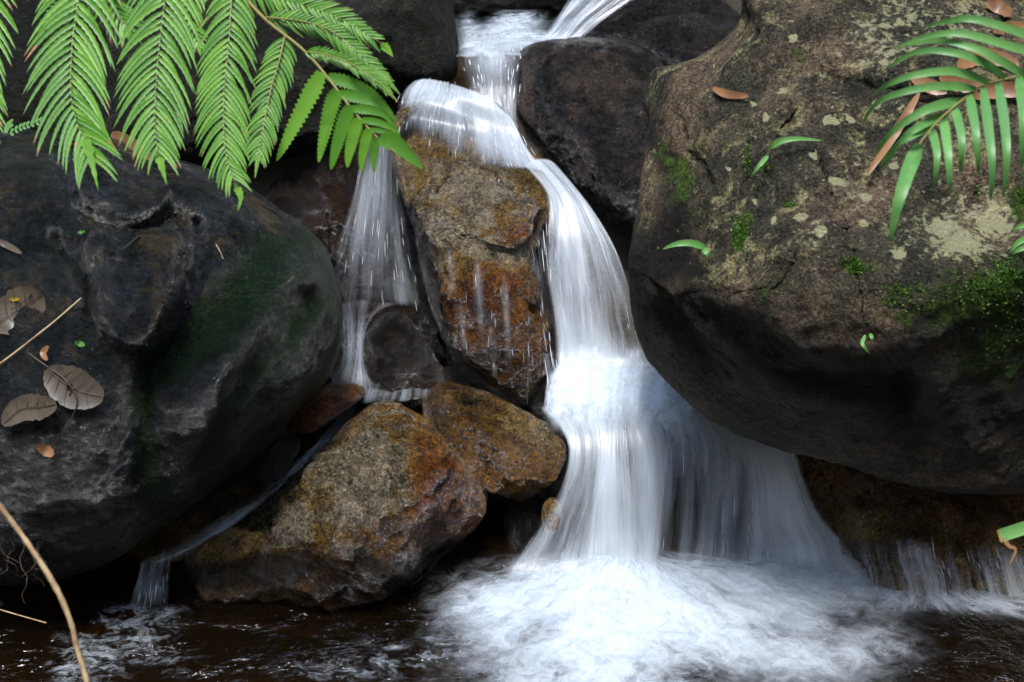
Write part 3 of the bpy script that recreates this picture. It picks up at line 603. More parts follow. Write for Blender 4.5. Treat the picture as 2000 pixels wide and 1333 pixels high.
foam("foam", 1680, 2120, 1120, 1240, (130, 50), [('line', [(1680, 1160), (1780, 1172), (1900, 1180), (2020, 1190), (2120, 1195)], 22, .62), ('bump', 1720, 1190, 60, 20, 0, .3)], (1800, 1130), .004, .014, 11, label="narrow white foam line under the dripping ledge at the right edge")
foam("foam", 60, 460, 1165, 1400, (130, 80), [('bump', 280, 1195, 70, 28, -10, .55), ('bump', 220, 1245, 120, 45, -10, .5), ('bump', 160, 1310, 80, 40, 0, .45), ('bump', 330, 1290, 70, 30, 0, .3)], (300, 1180), .003, .012, 17, layers=1, label="thin broken foam where the narrow runnel enters the pool at left", mat=SWIRL, xy=True)
foam("foam", 440, 1000, 1210, 1420, (150, 60), [('bump', 780, 1290, 170, 50, 0, .30), ('bump', 900, 1250, 70, 30, 0, .3), ('bump', 640, 1310, 120, 30, 0, .22)], (1150, 1150), .003, .008, 21, layers=1, label="faint streaky foam drifting over dark water in front of the golden rock", mat=SWIRL, xy=True)

# main fall
main = dd([[(1018, 322, .3), (1066, 380, .45), (1064, 450, .35), (1060, 520, .4), (1076, 600, .5), (1084, 690, .7), (1080, 760, .8)],
           [(1035, 312, .6), (1090, 385, .85), (1104, 470, .66), (1112, 560, .55), (1120, 640, .62), (1125, 710, 1), (1125, 775, 1)],
           [(1055, 308, .7), (1118, 386, .9), (1150, 470, .7), (1168, 560, .52), (1178, 640, .52), (1185, 710, 1), (1190, 775, 1)],
           [(1075, 312, .6), (1138, 392, .85), (1185, 480, .62), (1214, 570, .5), (1230, 650, .38), (1245, 710, .8), (1265, 770, 1)],
           [(1090, 325, .2), (1155, 405, .4), (1205, 490, .4), (1236, 580, .3), (1254, 660, .28), (1280, 720, .6), (1330, 775, .9)]],
          lambda x, y: float(np.interp(y, [305, 345, 390, 470, 560, 640, 710, 780], [4.38, 4.375, 4.36, 4.32, 4.29, 4.27, 4.25, 4.17])))
water("waterfall", "main white fall pouring down between the amber rock and the huge right boulder", main, VEIL, spray=50, spr_kw=dict(r=.0005), nu=70, nv=110, layers=2, patch=.6, seed=1, fade=(.02, .05))
# basin and wide lower veil
V_ = [[(1040, 800, .5), (1085, 832, .55), (1108, 878, .5), (1092, 950, .40), (1045, 1035, .5), (985, 1122, .6)],
      [(1070, 775, .9), (1112, 818, .9), (1132, 878, .75), (1120, 960, .58), (1085, 1050, .5), (1060, 1132, .6)],
      [(1105, 752, 1), (1150, 803, 1), (1166, 868, .85), (1160, 960, .7), (1146, 1050, .66), (1140, 1132, .9)],
      [(1150, 742, 1), (1185, 795, 1), (1190, 860, 1), (1186, 950, 1), (1184, 1050, 1), (1184, 1130, 1)],
      [(1190, 738, 1), (1215, 792, 1), (1216, 850, .8), (1225, 950, .62), (1232, 1050, .72), (1235, 1132, .9)],
      [(1230, 738, 1), (1256, 795, 1), (1276, 850, .85), (1282, 950, .72), (1276, 1050, .68), (1270, 1128, .8)],
      [(1270, 742, 1), (1300, 798, 1), (1322, 860, .58), (1322, 950, .4), (1312, 1050, .32), (1305, 1122, .45)],
      [(1310, 755, 1), (1345, 812, .9), (1372, 870, .5), (1378, 950, .38), (1372, 1050, .4), (1368, 1115, .55)],
      [(1345, 775, 1), (1392, 830, .85), (1426, 880, .72), (1432, 960, .58), (1426, 1050, .62), (1425, 1125, .8)],
      [(1400, 810, 1), (1460, 852, .9), (1482, 900, .95), (1492, 980, .98), (1500, 1060, .98), (1512, 1135, .9)],
      [(1460, 840, 1), (1520, 873, .9), (1537, 920, .92), (1562, 1000, .9), (1592, 1070, .9), (1612, 1140, .9)],
      [(1520, 865, .6), (1558, 888, .5), (1576, 935, .5), (1612, 1010, .5), (1672, 1070, .55), (1740, 1135, .8)]]
for k, s_ in enumerate(V_):
    x, y, q = s_[-1]; s_[-1] = (x, y - 6, q); s_.append((x + (x - 1300) * .03, y + 34 + 10 * math.sin(k * 2.7), q * .8))
veil = dd(V_, lambda x, y: float(np.interp(y, [735, 790, 840, 890, 950, 1050, 1120, 1190], [4.23, 4.13, 4.07, 4.035, 4.02, 4.02, 4.0, 3.83])))
water("waterfall", "wide white veil of water fanning down into the foam at centre right", veil, VEIL, spray=60, spr_kw=dict(r=.0004, lmax=.08), nu=150, nv=120, layers=2, patch=.8, seed=2, fade=(.10, .13), edge=.05)
basin = dd([[(x0 + 8, 650 + jy, .3), (x0 + 3, 700 + jy * .6, .75), (x0 - 5, 750, 1), (x0 - 10, 800, 1), (x0 - 12, 870, .6)] for x0, jy in ((1072, 30), (1110, 8), (1150, -18), (1190, 14), (1230, -12), (1275, 24), (1330, 40), (1380, 60))],
           lambda x, y: float(np.interp(y, [655, 700, 750, 800, 870], [4.26, 4.22, 4.16, 4.10, 4.04])))
water("waterfall", "foaming white step in the middle of the falls beside the huge boulder", basin, FOAM, nu=60, nv=60, layers=3, wob=.03, seed=3, fade=(.45, .4), edge=.15)
# crown over the flat-topped rock
cr = [[(806, 156, .25), (786, 176, .4), (774, 205, .35), (768, 245, .15), (765, 280, .0)], [(832, 152, .5), (818, 170, .75), (806, 195, .5), (798, 230, .25), (790, 270, .05)],
      [(868, 157, .6), (862, 178, .9), (852, 205, .75), (846, 240, .45), (838, 290, .1)], [(905, 168, .7), (905, 190, .95), (902, 222, .8), (906, 265, .5), (902, 325, .1)],
      [(940, 180, .8), (947, 208, 1), (952, 240, .85), (960, 285, .6), (965, 335, .15)], [(968, 198, .8), (988, 225, .95), (1000, 262, .8), (1014, 300, .6), (1040, 335, .4)],
      [(985, 212, .5), (1008, 245, .7), (1030, 288, .7), (1058, 322, .85), (1082, 345, .9)]]
_q = [(x, y, on(L_CT, x, y)) for x in range(800, 1061, 20) for y in range(205, 341, 15) if y > 195 + (x - 880) * .55]
_A = np.array([[1, (x - 920) / 100, (y - 270) / 100, ((x - 920) / 100) ** 2, ((y - 270) / 100) ** 2, (x - 920) * (y - 270) / 1e4] for x, y, d in _q]); _d = np.array([d for *_, d in _q])
_c = np.linalg.lstsq(_A, _d, rcond=None)[0]; _off = float(np.percentile(_A @ _c - _d, 96)) + .018
def crown_d(x, y):
    yy = max(y, 200.0); u, v = (x - 920) / 100, (yy - 270) / 100
    return float(np.dot(_c, [1, u, v, u * u, v * v, u * v])) - _off + max(0, 200 - y) * .0018
cr = dd(cr, lambda x, y: crown_d(x, y) if True else on(L_CT, x, max(y, 215), .03 + .035 * float(np.clip((330 - y) / 70, 0, 1))) + (.0 if y >= 215 else (215 - y) * .0016))
water("waterfall", "rounded crown of white water tumbling over the flat-topped tawny rock", cr, VEIL, spray=140, spr_kw=dict(r=.0006), nu=90, nv=70, layers=2, seed=4, fade=(.10, .1), patch=.6)
# upper cascade and pool
up = dd([[(x - 6, 84, .5), (x, 112, .65), (900 + (x - 888) * .86, 150, .5), (914 + (x - 888) * .72, 200, .45), (930 + (x - 888) * .62, 262, .3)] for x in (888, 915, 940, 962, 985, 1005, 1026)], lambda x, y: float(np.interp(y, [84, 100, 120, 150, 200, 262], [5.02, 4.91, 4.83, 4.77, 4.73, 4.70])))
water("waterfall", "short glassy drop between the dark mossy boulder and the pinkish boulder", up, VEIL, spray=80, nu=50, nv=50, layers=2, seed=5, fade=(.25, .1), patch=1.0, edge=.25)
ch = dd([[(1235 + k * 26, -40, .3 + .1 * k), (1195 + k * 22, 0, .55), (1150 + k * 17, 38, .6), (1105 + k * 14, 80, .6), (1060 + k * 8, 98, .3)] for k in range(-4, 3)], lambda x, y: 5.12)
water("stream", "glassy streaked chute sliding in at the top between black boulders", ch, FILM, nu=60, nv=50, layers=2, seed=6, fade=(.05, .15), wob=.012)
XU, YU = np.meshgrid(np.linspace(840, 1250, 120), np.linspace(-55, 110, 60))
PU = W(XU, YU, pool_d(YU, 1.25)); PU[..., 2] += .012 * perlin(PU * [14, 8, 1], 2) + .006 * perlin(PU * [34, 20, 1], 4)
setp(mesh_obj("stream", PU.reshape(-1, 3), grid_faces(120, 60), clear_mat("upper_stream_water", (.5, .36, .2), .8, .03, 16)), "glassy brown upper stream above the falls", kind='structure')
foam("foam", 870, 1200, 15, 118, (140, 60), [('bump', 960, 75, 80, 35, 0, .45), ('bump', 1020, 40, 40, 22, 0, .4), ('bump', 910, 50, 25, 30, 0, .35), ('bump', 1080, 85, 60, 14, 0, .55), ('bump', 920, 105, 40, 18, 0, .4), ('bump', 935, 48, 22, 12, 0, -.4)],
     (1080, 20), .01, .03, 31, layers=2, zp=1.25, label="choppy white water at the head of the falls", sw=.9)

# thin left fall, its ledge, the runnel and its outlet
lf = dd([[(712, 262, .1), (688, 380, .36), (662, 460, .5), (650, 500, .3), (642, 560, .15)], [(726, 262, .2), (708, 380, .45), (692, 470, .4), (682, 540, .25), (676, 600, .2)],
         [(744, 262, .3), (734, 380, .48), (726, 470, .42), (720, 540, .34), (716, 600, .2)], [(760, 262, .35), (755, 380, .48), (750, 470, .36), (750, 540, .3), (752, 600, .2)],
         [(772, 262, .25), (770, 380, .4), (776, 470, .35), (786, 540, .3), (796, 605, .35)], [(778, 310, .1), (786, 380, .2), (802, 470, .2), (816, 540, .15), (828, 610, .15)]], 4.52)
water("waterfall", "thin veil of separate threads falling beside the left boulder under the fern", lf, THIN, patch=.9, spray=60, spr_kw=dict(r=.0005, lmax=.12, spread=.03), nu=60, nv=90, layers=2, seed=8, fade=(.05, .1))
lg = dd([[(662, 585, .15), (664, 620, .2), (668, 665, .35), (664, 710, .5), (640, 750, .45), (610, 770, .2)], [(690, 580, .3), (690, 615, .3), (692, 665, .55), (690, 710, .65), (680, 750, .6), (665, 775, .4)],
         [(740, 584, .3), (724, 608, .2), (708, 660, .35), (705, 710, .4), (712, 752, .4), (705, 785, .35)], [(800, 592, .15), (745, 606, .15), (716, 640, .12), (716, 710, .12), (745, 756, .25), (735, 790, .2)]],
        lambda x, y: float(np.interp(y, [580, 620, 700, 750, 790], [4.5, 4.42, 4.3, 4.26, 4.22])))
water("stream", "milky trickle curling down between the left boulder and the blackish rock", lg, THIN, nu=50, nv=70, layers=1, seed=9, fade=(.1, .1), patch=1.0)
lb = dd([[(700, 752, .3), (690, 775, .4), (680, 792, .2)], [(760, 742, .35), (755, 772, .4), (745, 792, .25)], [(820, 738, .3), (820, 768, .36), (815, 785, .2)], [(870, 740, .3), (872, 755, .35), (870, 770, .2)]], lambda x, y: float(np.interp(y, [740, 795], [4.3, 4.2])))
water("stream", "small splashing basin above the wedge-shaped brown rock", lb, THIN, nu=50, nv=20, layers=1, seed=10, fade=(.3, .3), wob=.01, patch=1.0)
LR = "rust-brown sloping rock under the narrow runnel between two boulders"
rn = dd([[(690 + o, 775 + o * .3, .6), (640 + o, 850 + o * .3, .5), (575 + o, 915 + o * .4, .45), (500 + o, 972 + o * .4, .4), (420 + o, 1030 + o * .4, .45), (350 + o * .8, 1075 + o * .3, .5), (300 + o * .6, 1100 + o * .2, .5)] for o in (-34, -14, 4, 22, 38)],
        lambda x, y: on(LR, x, y, .018))
for s_, k in zip(rn, (.35, .6, 1.8, .8, .3)): s_[:] = [(a, b, c, q * k) for a, b, c, q in s_]
water("stream", "narrow runnel sliding down to the left along the golden-brown rock", rn, FILM, nu=40, nv=130, layers=2, seed=11, gap=.006, wob=.004, fade=(.05, .03))
rf = dd([[(270 + k * 16 + 6, 1088 - k * 4, .4), (268 + k * 16, 1125, .5), (256 + k * 19, 1165, .5), (244 + k * 23, 1205, .4)] for k in range(5)], lambda x, y: float(np.interp(y, [1070, 1125, 1200], [4.0, 3.93, 3.84])))
water("waterfall", "small fan of water dropping into the dark pool at lower left", rf, THIN, patch=1.0, spray=40, spr_kw=dict(lmax=.3, r=.0005), nu=40, nv=40, layers=2, seed=12, fade=(.15, .45))
# films and trickles on the amber rock
for i, (x, y0, y1, q, wd) in enumerate([(930, 480, 700, .46, 12), (985, 520, 740, .42, 9), (1025, 580, 790, .42, 10), (958, 600, 760, .42, 7), (900, 560, 720, .4, 8), (878, 465, 600, .38, 10)]):
    ss = dd([[(x + o + (yy - y0) * .05, yy, q * k) for yy in np.linspace(y0, y1, 6)] for o, k in ((-wd, .4), (0, 1), (wd, .4))], lambda a, b: on(L_CB, a, b, .012))
    water("stream", "thread of water running down the amber rock face" , ss, THIN, patch=1.0, spray=8, spr_kw=dict(lmax=.15, r=.0005, spread=.003), nu=14, nv=50, layers=1, seed=20 + i, fade=(.3, .3), edge=0)['group'] = "trickles on the amber rock"
fl = dd([[(1022 + k * 16, 455 - k * 8, .35), (1040 + k * 12, 540, .36), (1052 + k * 8, 640, .36), (1068 + k * 6, 740, .4), (1058 + k * 8, 800, .45)] for k in range(4)], 4.29)
water("waterfall", "dim film of water sliding down the dark rock face beside the main fall", fl, FILM, spray=60, nu=30, nv=70, layers=1, seed=30, fade=(.1, .1))
# seeping threads under the right boulder
se = [[(x - 10, 1022 + (x - 1664) * .10, .15), (x, 1075 + (x - 1664) * .05, .40), (x + 12, 1125, .50), (x + 22, 1172, .58)] for x in np.arange(1650, 2130, 48)]
SEEP = veil_mat("seeping_water", su=(15, 50, 190), sv=(1.2, 2.4, 6.0), amp=2.2, soft=.42, gain=.6, warp=.03)
LS = "rust-stained ledge in shadow under the huge right boulder, seeping water"
se = dd(se, lambda x, y: min(on(LS, x, min(y, 1150), .02), float(np.interp(y, [1030, 1180], [3.97, 3.9]))))
water("waterfall", "row of fine threads seeping off the rust-stained ledge at the right edge", se, SEEP, spray=30, spr_kw=dict(lmax=.2, r=.0007), nu=170, nv=40, layers=1, seed=31, fade=(.3, .1), edge=.1, patch=.8)
Vs, Fs = join(SPRAY)
setp(mesh_obj("spray", Vs, Fs, DROPM), "fine bright drops and threads thrown off the falling water", "spray", kind='stuff')

#@@PLANTS
# ------------------------------------------------------------------ leaves
def leaf_mat(name, c1, c2, brown=(.30, .15, .05), trans=.35, rough=.42):
    m = M(name); co = m.n("TexCoord", out=3); n = m.noise(co, 25, 4, .6); n2 = m.noise(co, 60, 4, .65)
    col = m.mix(m.ramp(m.math('ADD', n, m.math('MULTIPLY', m.attr("tint"), .35)), .35, .75), c1, c2)
    br = m.ramp(m.math('ADD', m.attr("brown"), m.math('MULTIPLY', m.math('SUBTRACT', n2, .5), 1.0)), .62, .74)
    col = m.mix(br, col, brown)
    pr = m.n("BsdfPrincipled", Base_Color=col, Roughness=rough, Specular_IOR_Level=.45, Normal=m.bump(m.noise(co, 180, 3), .12, .003))
    return m.surf(m.n("MixShader", _0=trans, _1=pr, _2=m.n("BsdfTranslucent", Color=m.mix(.5, col, (.15, .30, .02)))))
FERN = leaf_mat("fern_green", (.066, .205, .014), (.125, .30, .024))
PALM = leaf_mat("young_frond_green", (.085, .24, .06), (.14, .33, .09))
STEM = M("fern_stem"); STEMM = STEM.surf(STEM.n("BsdfPrincipled", Base_Color=(.16, .14, .035), Roughness=.5))
BROWN = leaf_mat("dead_leaf_brown", (.10, .05, .022), (.22, .11, .05), (.05, .026, .012), trans=.1)
GREY = leaf_mat("faded_leaf", (.045, .036, .028), (.085, .068, .05), (.03, .02, .013), trans=.05, rough=.3)
TWIG = M("twig_bark"); _c = TWIG.n("TexCoord", out=3); TWIGM = TWIG.surf(TWIG.n("BsdfPrincipled", Base_Color=TWIG.mix(TWIG.ramp(TWIG.noise(_c, 30, 5), .4, .65), (.34, .25, .13), (.17, .10, .05)), Roughness=.55))
DTWIG = M("dark_twig"); DTWIGM = DTWIG.surf(DTWIG.n("BsdfPrincipled", Base_Color=(.045, .03, .018), Roughness=.45))

def blade(path, wid, fold=.25, serr=0.0, nser=0, tint=0.0, brown=None, droop=0.0):
    """leaf blade along path [(px,py,d)], half width in px; mid vein set back to give a V fold"""
    n = len(path); P = np.asarray(path, float); wid = np.broadcast_to(np.asarray(wid, float), (n,)).copy()
    T = np.gradient(P[:, :2], axis=0); T /= np.linalg.norm(T, axis=1, keepdims=True) + 1e-9
    Nn = np.stack([-T[:, 1], T[:, 0]], 1)
    if serr: wid = wid * (1 - serr * (np.arange(n) % 2))
    mm = P[:, 2] / FPX
    L = np.column_stack([P[:, :2] - Nn * wid[:, None], P[:, 2] + droop]); R = np.column_stack([P[:, :2] + Nn * wid[:, None], P[:, 2] + droop])
    C = P.copy(); C[:, 2] += fold * wid * mm
    Q = np.stack([L, C, R], 1).reshape(-1, 3)
    i = np.arange(n * 3).reshape(n, 3)
    F = np.concatenate([np.stack([i[:-1, k], i[:-1, k + 1], i[1:, k + 1], i[1:, k]], -1) for k in (0, 1)])
    br = np.zeros(n) if brown is None else np.asarray(brown)
    return W(Q[:, 0], Q[:, 1], Q[:, 2]), F, np.full(n * 3, tint), np.repeat(br, 3)

def leafobj(name, blades, mat, parent=None, **kw):
    V, F, o, t, b = [], [], 0, [], []
    for v, f, ti, br in blades:
        V.append(v); F.append(f + o); o += len(v); t.append(ti); b.append(br)
    return mesh_obj(name, np.concatenate(V), np.concatenate(F), mat, parent, {'tint': np.concatenate(t), 'brown': np.concatenate(b)}, **kw)

def pinna_blades(mid, dm, Lfun, step, wid, ang=27, curve=.42, seed=0, sag=.05, tip=True, asym=1.0, n=19, tipw=None):
    """one pinna: leaflets down both sides of a midrib [(px,py)], depth dm=(base, tip)"""
    g = np.random.default_rng(seed); M_ = catmull(mid, 200); T = np.gradient(M_, axis=0); T /= np.linalg.norm(T, axis=1, keepdims=True)
    arc = np.concatenate([[0], np.cumsum(np.linalg.norm(np.diff(M_, axis=0), axis=1))]); tot = arc[-1]; out = []
    pos, k = step * .5, 0
    end = tot * (.86 if tip else .97)
    while pos < end:
        s = pos / tot; st = step * (1 - .35 * s)
        for sd in (-1, 1):
            q = min(pos + sd * st * .15 + g.normal(0, .6), tot); j = int(np.searchsorted(arc, q).clip(0, 199)); b = M_[j]; t = T[j]
            nn = np.array([-t[1], t[0]]) * -sd
            L = Lfun(s) * g.uniform(.88, 1.08) * (asym if sd > 0 else 1)
            if g.uniform() < .04: L *= .6
            a = math.radians(ang + 14 * s + g.normal(0, 3)); x = np.linspace(0, 1, n)
            cx = L * (x * math.cos(a) - curve * .35 * x ** 2); cy = L * (x * math.sin(a) + curve * x ** 2)
            d0 = dm[0] + (dm[1] - dm[0]) * s
            p = b[None] + cx[:, None] * nn + cy[:, None] * t
            d = d0 + sag * (L / 100) * x ** 1.5 + g.normal(0, .003) - (dm[0] - dm[1]) / tot * cy
            w_ = wid * (1 - .35 * s) * np.minimum(1, .62 + 2.2 * x) * np.clip(1 - x ** 2.6, 0, 1) ** .8
            br = np.zeros(n) + .1
            if g.uniform() < .30: br += .8 * sstep(g.uniform(.55, .9), 1.0, x)
            if g.uniform() < .05: br += .6 * np.exp(-((x - g.uniform(.3, .9)) / .12) ** 2)
            out.append(blade(np.column_stack([p, np.broadcast_to(d, (n,))]), w_, .35, .24, 0, g.normal(0, .6), br, 0))
        pos += st; k += 1
    if tip:
        i0 = int(200 * .76); p = M_[i0::4]; x = np.linspace(0, 1, len(p))
        w_ = (tipw or Lfun(.82) * .55) * .7 * np.minimum(1, .25 + 3.5 * x) * (1 - x) ** 1.1 + .8
        d = dm[0] + (dm[1] - dm[0]) * np.linspace(.76, 1, len(p))
        out.append(blade(np.column_stack([p, d - .002]), w_, .2, .3, 0, .1, .1 + .5 * sstep(.85, 1, x)))
    return out

def rib(name, pts, d0, d1, r0, r1, parent, mat=None):
    c = catmull(pts, 40); d = np.linspace(d0, d1, 40) - .006
    V, F = tube(W(c[:, 0], c[:, 1], d - .001), np.linspace(r0, r1, 40), 6)
    return mesh_obj(name, V, F, mat or STEMM, parent)

# the big fern frond, hanging in from the top left
fr = empty("fern_frond", W(455, -30, 2.72))
setp(fr, "big bright green tree fern frond hanging in from the top left, some tips browned", "fern")
rib("rachis", [(300, -190), (400, -80), (470, -12), (520, 40), (592, 98), (640, 152), (692, 220), (740, 272), (775, 300)], 2.85, 2.42, .0048, .0012, fr)
def pinna(mid, dm, Lf, step, wid, seed, **kw):
    bl = pinna_blades(mid, dm, Lf, step, wid, seed=seed, **kw)
    o = leafobj("pinna", bl, FERN, fr)
    rib("midrib", mid, dm[0] + .003, dm[1] + .003, .0017, .0005, o)
    return o
pf = lambda L, a=.22, b=2.3: (lambda s: L * (a + (1 - a) * min(1, (1 - s) * b)) * min(1, .8 + 1.5 * s))
pinna([(-60, -120), (-48, 0), (-52, 120), (-45, 200), (-30, 290)], (2.80, 2.5), pf(105), 19, 6.8, 1)
pinna([(160, -110), (152, 0), (141, 85), (138, 175), (148, 235), (172, 290), (192, 372)], (2.80, 2.44), pf(120), 17.5, 6.6, 2, tipw=24)
pinna([(330, -110), (322, 0), (312, 80), (303, 185), (303, 260), (312, 310), (326, 362)], (2.78, 2.46), pf(108), 16.5, 6.2, 3, tipw=22)
pinna([(458, -60), (452, 0), (446, 90), (437, 180), (437, 255), (441, 305), (458, 355), (470, 385), (464, 412)], (2.74, 2.44), pf(80), 13.5, 5.2, 4, tipw=16)
pinna([(556, 72), (545, 120), (530, 170), (514, 250), (505, 300), (498, 348)], (2.64, 2.46), pf(50), 11, 4.3, 5, tipw=11)
pinna([(452, -70), (540, -8), (640, 26), (715, 66), (750, 90), (768, 112)], (2.74, 2.55), pf(62), 12, 4.6, 6, ang=44, curve=.2, asym=.75)
pinna([(520, 34), (590, 42), (645, 60), (705, 108), (750, 150), (782, 186)], (2.68, 2.52), pf(46), 9.5, 3.9, 7, ang=42, curve=.2, asym=.75, tipw=12)
pinna([(596, 102), (640, 108), (690, 128), (735, 158), (778, 200)], (2.62, 2.48), pf(26), 8, 3.8, 8, ang=42, curve=.2, asym=.9, tipw=10)
pinna([(250, -70), (205, -10), (160, 15), (120, 30), (85, 60)], (2.84, 2.7), pf(50), 14, 5, 10)
pinna([(240, -60), (215, -20), (228, 20), (245, 50), (255, 85)], (2.86, 2.72), pf(60), 15, 5, 11)
pinna([(392, -60), (380, -20), (372, 30), (385, 80), (392, 110)], (2.84, 2.68), pf(40), 15, 5, 12)
# the simple toothed pinnae near the frond's end
simple = [([(628, 142), (598, 200), (566, 262), (540, 315)], 18, 2.56), ([(658, 176), (645, 215), (632, 270), (622, 318)], 16, 2.53), ([(684, 206), (668, 250), (655, 295), (646, 332)], 15, 2.50),
          ([(700, 232), (690, 265), (682, 300), (678, 328)], 13.5, 2.48), ([(720, 252), (713, 280), (707, 310), (706, 336)], 11, 2.46), ([(735, 268), (732, 290), (729, 315), (731, 338)], 9, 2.45),
          ([(641, 150), (690, 165), (735, 190), (776, 240)], 13, 2.57), ([(662, 183), (705, 192), (745, 205), (774, 236)], 12, 2.54), ([(686, 212), (725, 216), (752, 226), (778, 256)], 9.5, 2.51), ([(706, 234), (740, 240), (768, 252), (782, 268)], 7.5, 2.49),
          ([(722, 252), (752, 258), (775, 266), (790, 280)], 5, 2.47), ([(742, 272), (770, 280), (800, 305), (826, 330)], 17, 2.43)]
for i, (pts, wd, d) in enumerate(simple):
    c = catmull(pts, 41); x = np.linspace(0, 1, 41); g = np.random.default_rng(90 + i)
    w_ = wd * 1.12 * np.minimum(1, .55 + 2.5 * x) * np.clip(1 - x ** 2.2, 0, 1) ** .85 + .5
    b = blade(np.column_stack([c, d + .02 * x]), w_, .25, .30, 0, g.normal(0, .5), .1 + (.6 * sstep(.88, 1, x) if i % 2 else 0 * x))
    leafobj("pinna", [b], FERN, fr)

# the slender frond coming in at the right edge
pr = empty("fern_frond", W(2060, 110, 2.35)); setp(pr, "slender-leaved pale green frond reaching in from the right edge over the boulder", "fern")
rib("rachis", [(2200, 60), (2080, 112), (2000, 146), (1920, 167), (1878, 197), (1829, 240), (1794, 284)], 2.45, 2.28, .0035, .0014, pr)
pl = [([(2090, 100), (2000, 66), (1905, 38), (1850, 42), (1803, 54)], 9), ([(2070, 115), (1990, 95), (1882, 66), (1810, 72), (1740, 96)], 9), ([(2000, 146), (1960, 122), (1906, 95), (1832, 80), (1748, 92)], 9),
      ([(1963, 152), (1920, 122), (1864, 103), (1790, 102), (1722, 140)], 9), ([(1931, 162), (1864, 140), (1790, 146), (1735, 165), (1704, 188)], 8.5), ([(1906, 174), (1850, 168), (1780, 176), (1715, 200), (1682, 245)], 8.5),
      ([(1878, 196), (1835, 206), (1794, 222), (1740, 260), (1708, 308)], 10), ([(1850, 222), (1800, 245), (1760, 275), (1722, 338)], 8), ([(1825, 244), (1790, 262), (1750, 285), (1718, 325)], 6.5),
      ([(1991, 148), (1998, 230), (1995, 330)], 10.5), ([(1949, 160), (1963, 250), (1966, 320), (1959, 386)], 10), ([(1920, 170), (1932, 260), (1938, 330), (1935, 392)], 10), ([(1893, 184), (1906, 260), (1912, 344)], 9.5), ([(1864, 208), (1878, 270), (1875, 338)], 9),
      ([(1842, 228), (1852, 300), (1856, 382)], 9.5), ([(1818, 250), (1830, 300), (1824, 372)], 8.5), ([(1795, 282), (1772, 340), (1752, 405), (1738, 475)], 15), ([(2060, 118), (2040, 200), (2020, 300), (2030, 400)], 10)]
for i, (pts, wd) in enumerate(pl):
    c = catmull(pts, 26); x = np.linspace(0, 1, 26); g = np.random.default_rng(200 + i)
    w_ = wd * np.minimum(1, .5 + 3 * x) * np.clip(1 - x ** 2, 0, 1) ** .75 + .4
    up_ = i < 9
    d = 2.34 + (.10 if up_ else .0) * np.sin(x * 2.2) * 0 - .06 * np.sin(x * math.pi) + (.03 if up_ else -.06) * x
    leafobj("leaflet", [blade(np.column_stack([c, d]), w_, .3, 0, 0, g.normal(.1, .3), .1 + (.55 * sstep(.9, 1, x) if i % 3 == 0 else 0 * x))], PALM, pr)

def ground_leaf(name, label, surf, pts, wid, mat, cat="leaf", lift=.008, curl=.01, tint=0, brown=.2, n=16, stalk=True, group=None, veins=False):
    c = catmull(pts, n); x = np.linspace(0, 1, n)
    w_ = wid * np.clip(np.sin(np.clip(x * .94 + .03, 0, 1) * math.pi), 0, 1) ** .7 * (1 + .05 * np.random.default_rng(int(abs(pts[0][0] * 7 + pts[0][1]))).normal(size=n) * (wid > 12)) + .5
    d = np.array([on(surf, a, b, lift) for a, b in c]); d = np.minimum(d, np.convolve(np.pad(d, 2, 'edge'), np.ones(5) / 5, 'valid')) - curl * np.cos(x * math.pi * 2) * .5 - curl * .5
    o = leafobj(name, [blade(np.column_stack([c, d]), w_, .3, .05, 0, tint, np.full(n, brown) + .25 * np.sin(x * 9))], mat)
    if wid > 25:
        d -= .0015; ve = [tube(W(c[1:-1, 0], c[1:-1, 1], d[1:-1] + .3 * w_[1:-1] * d[1:-1] / FPX * .6), .0012, 4)]
        T = np.gradient(c, axis=0); T /= np.linalg.norm(T, axis=1, keepdims=True); Nn = np.stack([-T[:, 1], T[:, 0]], 1)
        for k in range(3, n - 5, 3):
            for sd in (-1, 1):
                u = np.linspace(0, .92, 5)[:, None]; q = c[k] + (Nn[k] * sd * w_[min(k + 2, n - 1)] + T[k] * w_[k] * .45) * u
                ve.append(tube(W(q[:, 0], q[:, 1], d[k] - .0005 + .3 * w_[k] * d[k] / FPX * (1 - u[:, 0]) * .9), np.linspace(.0008, .0004, 5), 4))
        mesh_obj("veins", *join(ve), DTWIGM, o)
    return setp(o, label, cat, group)

def stick(name, label, path, r0, r1, mat, cat="twig", knots=0, seed=0):
    c = catmull([p[:2] for p in path], 50); d = np.interp(np.linspace(0, 1, 50), np.linspace(0, 1, len(path)), [p[2] for p in path])
    g = np.random.default_rng(seed); r = np.linspace(r0, r1, 50) * (1 + .10 * g.normal(size=50))
    V, F = tube(W(c[:, 0], c[:, 1], d), r, 8)
    return setp(mesh_obj(name, V, F, mat), label, cat)

